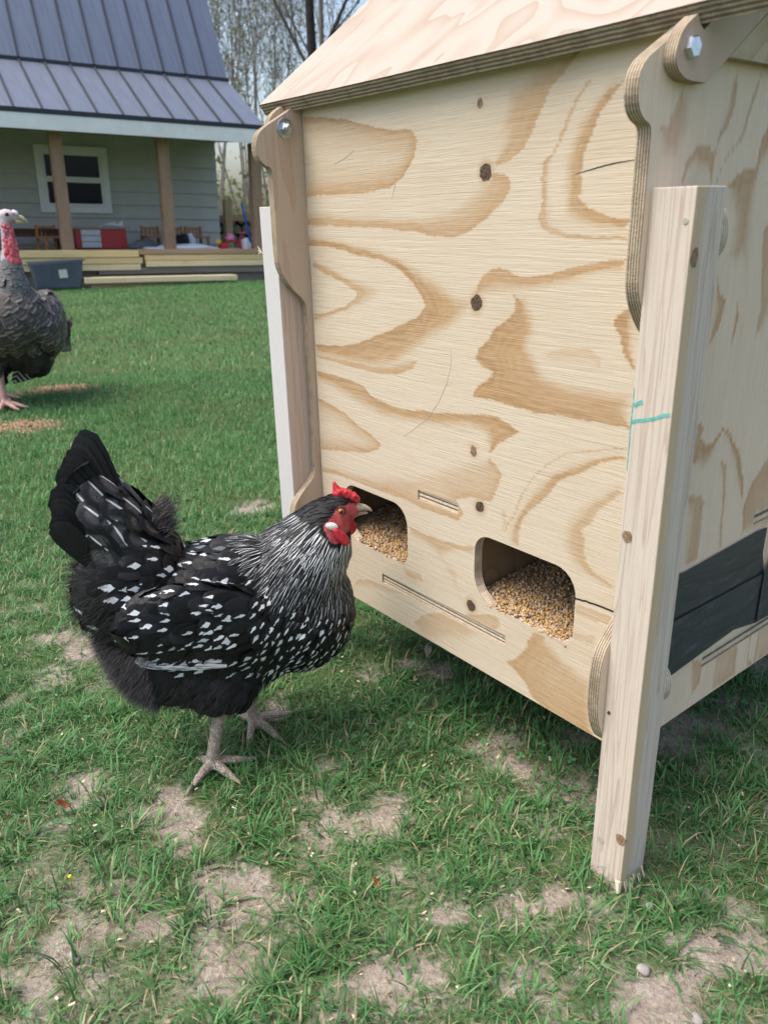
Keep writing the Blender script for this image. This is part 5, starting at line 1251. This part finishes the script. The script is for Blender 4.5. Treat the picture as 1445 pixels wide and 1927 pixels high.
q = NT('down_grey'); r_ = q.attr('rnd')[2]; M_down = q.fin(q.mix(r_, (.034, .031, .033), (.125, .112, .112)), .8)
q = NT('down_black'); r_ = q.attr('rnd')[2]; M_downb = q.fin(q.mix(r_, (.009, .009, .010), (.036, .034, .036)), .7)
P2, N2 = surf_samples(me, 110000, 8); x2, y2, z2 = P2.T
i = np.where((x2 < -.085) & (z2 > .11) & (z2 < .225))[0][:9000]; d = nrm_(N2[i] * .8 + np.array((-.55, 0, -.25)) + rr.normal(0, .25, (len(i), 3)))
strands('rear_down', P2[i] + N2[i] * .004, N2[i], d, rr.uniform(.008, .019, len(i)), .00024, M_down, hen, rr)
i = np.where((z2 > .115) & (z2 < .19) & (x2 > -.12) & (x2 < .06))[0][:2200]; d = nrm_(N2[i] * .45 + np.array((-.8, 0, -.5)) + rr.normal(0, .2, (len(i), 3)))
strands('belly_down', P2[i] + N2[i] * .004, N2[i], d, rr.uniform(.008, .016, len(i)), .00026, M_downb, hen, rr)
i = np.where((x2 < -.12) & (z2 >= .20) & (z2 < .36))[0][:2500]; d = nrm_(N2[i] * .7 + np.array((-.7, 0, .1)) + rr.normal(0, .25, (len(i), 3)))
strands('rump_down', P2[i] + N2[i] * .005, N2[i], d, rr.uniform(.010, .020, len(i)), .00028, M_downb, hen, rr)
n = 900; pt = np.column_stack([rr.uniform(-.066, -.046, n), rr.uniform(-.02, .03, n), rr.uniform(.352, .398, n)]); d = nrm_(np.array((.62, .1, .72)) + rr.normal(0, .28, (n, 3)))
strands('saddle_down', pt, d, d, rr.uniform(.014, .030, n), .00045, M_down, hen, rr)
# head: comb, wattles, ear lobe, eyes, beak
bm = bmesh.new()
for (cx_, cz_, rx, rz) in ((.181, .3915, .008, .0075), (.187, .3915, .009, .008), (.194, .3885, .009, .0078), (.201, .3845, .008, .0068), (.206, .3805, .0062, .0056)): ellip(bm, (cx_, 0, cz_), (rx, .0085, rz), 0, 14)
rrn = random.Random(4)
for k in range(26):
    cx_ = rrn.uniform(.178, .207); ellip(bm, (cx_, rrn.uniform(-.008, .008), .3965 - max(0, cx_ - .186) * .52 + rrn.uniform(-.002, .0015)), (.0026, .0026, .0030), 0, 8)
bm_tube(bm, [(.182, 0, .393), (.1785, 0, .401), (.1765, 0, .4095)], [.0068, .0048, .0016], 10)
meC = remeshed(bm, .0011, 2, -1); meC.materials.append(M_comb); link('comb', meC, hen)
def wattle(x, y, z, rx, rz, tilt, s):
    bm = bmesh.new(); ellip(bm, (0, 0, -rz * .75), (rx, .0030, rz), 0, 18); ellip(bm, (0, 0, 0), (rx * .65, .0035, rz * .5), 0, 14)
    for v in bm.verts: v.co.y += .0016 * math.sin(v.co.x * 420) * (v.co.z < 0)
    m_ = remeshed(bm, .0011, 3, -1); m_.materials.append(M_comb); link('wattle', m_, hen, (x, y, z), (0, tilt, 0))
wattle(.1945, .006, .3485, .0098, .0135, R(-14), 1); wattle(.1715, surf_y(.172, .346, -1) - .0035, .3500, .0078, .0145, R(-38), -1)
for s in (-1, 1):
    bm = bmesh.new(); ellip(bm, (0, 0, 0), (.0092, .0036, .0056), R(18), 14); m_ = remeshed(bm, .0012, 2, -1); m_.materials.append(M_lobe); link('ear_lobe', m_, hen, (.1655, surf_y(.1655, .358, s) + s * .0012, .3580))
    ex, ez = .1815, .3712; ey = surf_y(ex, ez, s) - s * .0010
    e = empty('eye', (ex, ey, ez)); e.parent = hen; Mx = Matrix.Rotation(R(90 * -s), 4, 'X')
    MB().lathe([(.0080, -.004), (.0080, .0), (.0066, .0018), (.0058, .0012)], 22, Matrix.Rotation(R(-90 * s), 4, 'X')).build('eyelid', M_lid, e, True)
    bm = bmesh.new(); bmesh.ops.create_uvsphere(bm, u_segments=24, v_segments=16, radius=.0058); m_ = bpy.data.meshes.new('iris'); bm.to_mesh(m_); bm.free(); m_.materials.append(M_iris); m_.polygons.foreach_set('use_smooth', [True] * len(m_.polygons)); link('iris', m_, e, (0, -s * .0020, 0))
    bm = bmesh.new(); bmesh.ops.create_uvsphere(bm, u_segments=18, v_segments=12, radius=.0032); m_ = bpy.data.meshes.new('pupil'); bm.to_mesh(m_); bm.free(); m_.materials.append(M_pupil); m_.polygons.foreach_set('use_smooth', [True] * len(m_.polygons)); link('pupil', m_, e, (.0003, s * .00150, 0))
mb = MB(); mb.tube([(.2005, 0, .3680), (.2085, 0, .3685), (.2175, 0, .3672), (.2245, 0, .3640), (.2285, 0, .3605)], [.0078, .0066, .0047, .0027, .0006], 14, True, .85); mb.build('upper_beak', M_beak, hen, True)
mb = MB(); mb.tube([(.2000, 0, .3595), (.2090, 0, .3600), (.2185, 0, .3592), (.2225, 0, .3588)], [.0056, .0044, .0022, .0006], 12, True, .9); mb.build('lower_beak', M_beak, hen, True)

# ------------------------------------------------------------------ TURKEY
turkey = empty('turkey', (-1.585, 3.42, float(zg(-1.585, 3.42)) + .004), R(-75.5)); tag(turkey, 'large grey turkey with pink wattled neck standing at the left edge', 'turkey')
def m_turkey(name, c0, c1, pale, amt):
    q, x, y, r_, ua, barb, bv = feather_nodes(name)
    rag = q.math('MULTIPLY', q.math('SUBTRACT', barb, .5), .10)
    d = q.math('ADD', q.math('MAXIMUM', q.math('MULTIPLY', ua, 1.7), q.math('MULTIPLY', y, .95)), rag)
    band = q.math('MULTIPLY', q.rng(d, .76, .82), q.rng(d, .92, .86))
    w = q.math('SINE', q.math('MULTIPLY', d, 34.0)); bars = q.math('MULTIPLY', q.rng(w, .45, .9), .35)
    base = q.mix(q.rng(barb, .35, .75), c0, c1)
    c = q.mix(q.math('MULTIPLY', q.math('MAXIMUM', band, bars), q.math('MULTIPLY', q.rng(r_, 0, 1, .4, 1), amt)), base, pale)
    return sheen_black(q, c, barb, .55)
def m_barred(name):
    q, x, y, r_, ua, barb, bv = feather_nodes(name)
    s = q.math('SINE', q.math('ADD', q.math('MULTIPLY', y, 44.0), q.math('MULTIPLY', ua, -9.0))); m = q.rng(s, .1, .45)
    return sheen_black(q, q.mix(m, (.016, .016, .017), (.55, .53, .48)), barb)
T_body = m_turkey('turkey_breast', (.042, .036, .033), (.088, .076, .069), (.34, .31, .28), .8); T_dark = m_turkey('turkey_belly', (.014, .012, .011), (.038, .032, .028), (.10, .09, .075), .3); T_wing = m_turkey('turkey_wing', (.036, .029, .025), (.078, .064, .055), (.36, .33, .29), .7); T_bar = m_barred('turkey_primary'); T_neck = m_turkey('turkey_neck', (.085, .082, .084), (.16, .155, .155), (.34, .33, .32), .7)
bm = bmesh.new()
ellip(bm, (-.02, 0, .345), (.235, .175, .165), R(-14), 28); ellip(bm, (.10, .02, .385), (.13, .145, .135), 0, 24); ellip(bm, (-.05, .03, .25), (.17, .15, .10), 0, 20)
for s in (-1, 1): ellip(bm, (-.05, s * .158, .335), (.19, .052, .122), R(12), 20); ellip(bm, (0, s * .08, .22), (.09, .07, .10))
bm_tube(bm, [(.11, .045, .44), (.125, .062, .52), (.128, .072, .585), (.128, .080, .645), (.128, .083, .70), (.128, .084, .755)], [.095, .062, .039, .027, .0235, .022], 18)
ellip(bm, (.128, .092, .772), (.024, .036, .026), 0, 18); ellip(bm, (.128, .118, .762), (.014, .022, .015), 0, 14)
TL = [((.07, -.05, .22), (.085, -.052, .17), (.098, -.054, .09), (.104, -.054, .022)), ((-.10, -.11, .22), (-.12, -.115, .17), (-.115, -.118, .09), (-.11, -.118, .022))]
tcl = []
for pts in TL:
    bm_tube(bm, pts, [.030, .0165, .0140, .0165], 12); fx, fy = pts[-1][0], pts[-1][1]; ellip(bm, (fx, fy, .020), (.022, .022, .016))
    for (tx, ty) in ((.085, .060), (.098, -.010), (.050, .088), (-.045, -.01)):
        bm_tube(bm, [(fx, fy, .022), (fx + tx * .4, fy + ty * .4, .024), (fx + tx * .75, fy + ty * .75, .017), (fx + tx, fy + ty, .011)], [.0135, .0115, .0098, .0070], 10)
        tcl.append([(fx + tx * .95, fy + ty * .95, .012), (fx + tx * 1.12, fy + ty * 1.12, .012), (fx + tx * 1.2, fy + ty * 1.2, .004)])
me = remeshed(bm, .0055, 6, .17)
q = NT('turkey_head_skin'); o = q.obj(); xyz_ = q.xyz(o); nz = q.noise(o, 160, 4, .65); nb2 = q.noise(o, 40, 3)
side_ = q.math('ADD', q.math('MULTIPLY', q.math('SUBTRACT', xyz_[1], .078), 14.0), q.math('MULTIPLY', q.math('SUBTRACT', nb2, .5), 1.8))
hi_ = q.rng(xyz_[2], .735, .765)
pink = q.mix(q.rng(nz, .35, .65), (.46, .075, .10), (.60, .24, .26)); blue = q.mix(q.rng(nz, .35, .65), (.30, .29, .36), (.52, .48, .54))
ch = q.mix(q.rng(side_, -.25, .25), blue, pink); ch = q.mix(hi_, ch, q.mix(q.rng(nz, .35, .65), (.48, .38, .42), (.66, .60, .63)))
M_thead = q.fin(ch, .6, q.bump(nz, .8, .004), .3); M_tleg = flat('turkey_shank', (.46, .27, .24), .6, .2, 60, bump=.4)
for m in (M_skin, M_thead, M_tleg): me.materials.append(m)
cen = np.empty(len(me.polygons) * 3); me.polygons.foreach_get('center', cen); cen = cen.reshape(-1, 3); mi = np.zeros(len(cen), np.int32); mi[cen[:, 2] > .60] = 1; mi[cen[:, 2] < .185] = 2; mi[(cen[:, 2] < .185) & (np.hypot(cen[:, 0] - .02, cen[:, 1]) > .2)] = 0
me.polygons.foreach_set('material_index', mi); link('body', me, turkey)
for c_ in tcl: MB().tube(c_, [.0062, .0045, .001], 6).build('claw', M_claw, turkey, True)
tb_ = BVHTree.FromPolygons([v.co.copy() for v in me.vertices], [tuple(p.vertices) for p in me.polygons])
P, N = surf_samples(me, 26000, 14); ok = (P[:, 2] > .165) & (P[:, 2] < .615); P, N = P[ok], N[ok]; x, y, z = P.T; rr = np.random.default_rng(21)
nk = (z > .50) & (np.hypot(x - .12, y - .06) < .12); wing = (np.abs(y) > .135) & ~nk & (x < .09); bel = (z < .262) & ~wing & ~nk; rest = ~(nk | wing | bel)
def mkt(mask, rad, Lr, Wr, base, tip, dirf):
    i = np.where(mask)[0]; i = i[thin(P[i], np.full(len(i), rad), rr)]; D = nrm_(dirf(P[i]) + rr.normal(0, .10, (len(i), 3)))
    return hug_feathers(tb_, P[i], N[i], D, rr.uniform(*Lr, len(i)), rr.uniform(*Wr, len(i)), 'c', base, tip, rr)
feather_obj('breast_feathers', [mkt(rest, .022, (.060, .080), (.040, .052), .002, .010, lambda p: np.column_stack([-.55 + 0 * p[:, 0], np.sign(p[:, 1]) * .18, -.85 + 0 * p[:, 0]]))], T_body, turkey, rr, 'stuff')
feather_obj('wing_feathers', [mkt(wing, .026, (.080, .110), (.044, .060), .002, .014, lambda p: np.column_stack([-.75 + 0 * p[:, 0], 0 * p[:, 0], -.75 + 0 * p[:, 0]]))], T_wing, turkey, rr, 'stuff')
feather_obj('belly_feathers', [mkt(bel, .022, (.055, .080), (.036, .048), .002, .016, lambda p: np.column_stack([-.4 + 0 * p[:, 0], 0 * p[:, 0], -.9 + 0 * p[:, 0]]))], T_dark, turkey, rr, 'stuff')
feather_obj('neck_feathers', [mkt(nk, .012, (.034, .048), (.020, .026), .001, .006, lambda p: np.column_stack([-.1 + 0 * p[:, 0], np.sign(p[:, 1] - .06) * .2, -1 + 0 * p[:, 0]]))], T_neck, turkey, rr, 'stuff')
for k in range(7):
    p0 = np.array([(.02 - .008 * k, .045 + .012 * k, .225)]); d = nrm_([(-.15 + .02 * k, -.42 + .04 * k, -.88)]); n_f = nrm_(np.array([(1.0, .2, 0)])); n_f = nrm_(n_f - d * (n_f * d).sum())
    feather_obj('barred_tail_feather', [straight_feathers(p0, n_f, d, np.array([.155 - .006 * k]), np.array([.036]), 'blade', .04)], T_bar, turkey, rr)
for s in (-1, 1):
    for k in range(6):
        p0 = np.array([(-.02 - .028 * k, s * (.190 + .003 * k), .335 - .004 * k)]); d = nrm_([(-.30, s * .06, -1)]); n_f = nrm_(np.array([(.25, s * 1.0, 0)])); n_f = nrm_(n_f - d * (n_f * d).sum())
        feather_obj('flight_feather', [straight_feathers(p0, n_f, d, np.array([.140]), np.array([.050]), 'blade', -.05)], T_wing, turkey, rr)
# caruncles, snood, beak, eyes
bm = bmesh.new(); rn = random.Random(8)
for k in range(120):
    t = rn.random(); zz = .585 + .15 * t; a = rn.uniform(-2.0, .6); rad = .024 + .010 * (1 - t); s_ = rn.uniform(.0036, .0085) * (1.35 - .6 * t)
    ellip(bm, (.128 - math.sin(a) * rad * .95, .080 + math.cos(a) * rad, zz), (s_ * .9, s_ * .9, s_ * 1.25), 0, 8)
ellip(bm, (.150, .098, .660), (.007, .010, .038), 0, 12); m_ = remeshed(bm, .0030, 1, -1); q = NT('caruncle_pink'); nz = q.noise(q.obj(), 120, 3); m_.materials.append(q.fin(q.mix(q.rng(nz, .35, .65), (.50, .040, .070), (.66, .16, .19)), .45, q.bump(nz, .4, .003), .4)); link('caruncles', m_, turkey)
M_tbeak = flat('turkey_beak', (.52, .44, .30), .45, .2, 60)
mb = MB(); mb.tube([(.128, .128, .766), (.128, .146, .763), (.128, .160, .752), (.128, .166, .738)], [.0120, .0105, .0068, .0016], 12, True, .8); mb.build('upper_beak', M_tbeak, turkey, True)
mb = MB(); mb.tube([(.128, .124, .750), (.128, .142, .747), (.128, .154, .742)], [.0110, .0080, .0020], 10, True, .8); mb.build('lower_beak', M_tbeak, turkey, True)
mb = MB(); mb.tube([(.138, .122, .786), (.150, .134, .782), (.154, .140, .768)], [.0085, .0075, .0035], 8); mb.build('snood', M_thead, turkey, True)
for s in (-1, 1):
    e = empty('eye', (.128 + s * .0235, .098, .777)); e.parent = turkey
    for nm, r0_, mt, off in (('eyelid', .0078, M_lid, -.0028), ('eyeball', .0062, M_pupil, 0)):
        bm = bmesh.new(); bmesh.ops.create_uvsphere(bm, u_segments=14, v_segments=10, radius=r0_); m_ = bpy.data.meshes.new(nm); bm.to_mesh(m_); bm.free(); m_.materials.append(mt); m_.polygons.foreach_set('use_smooth', [True] * len(m_.polygons)); link(nm, m_, e, (s * off, 0, 0))
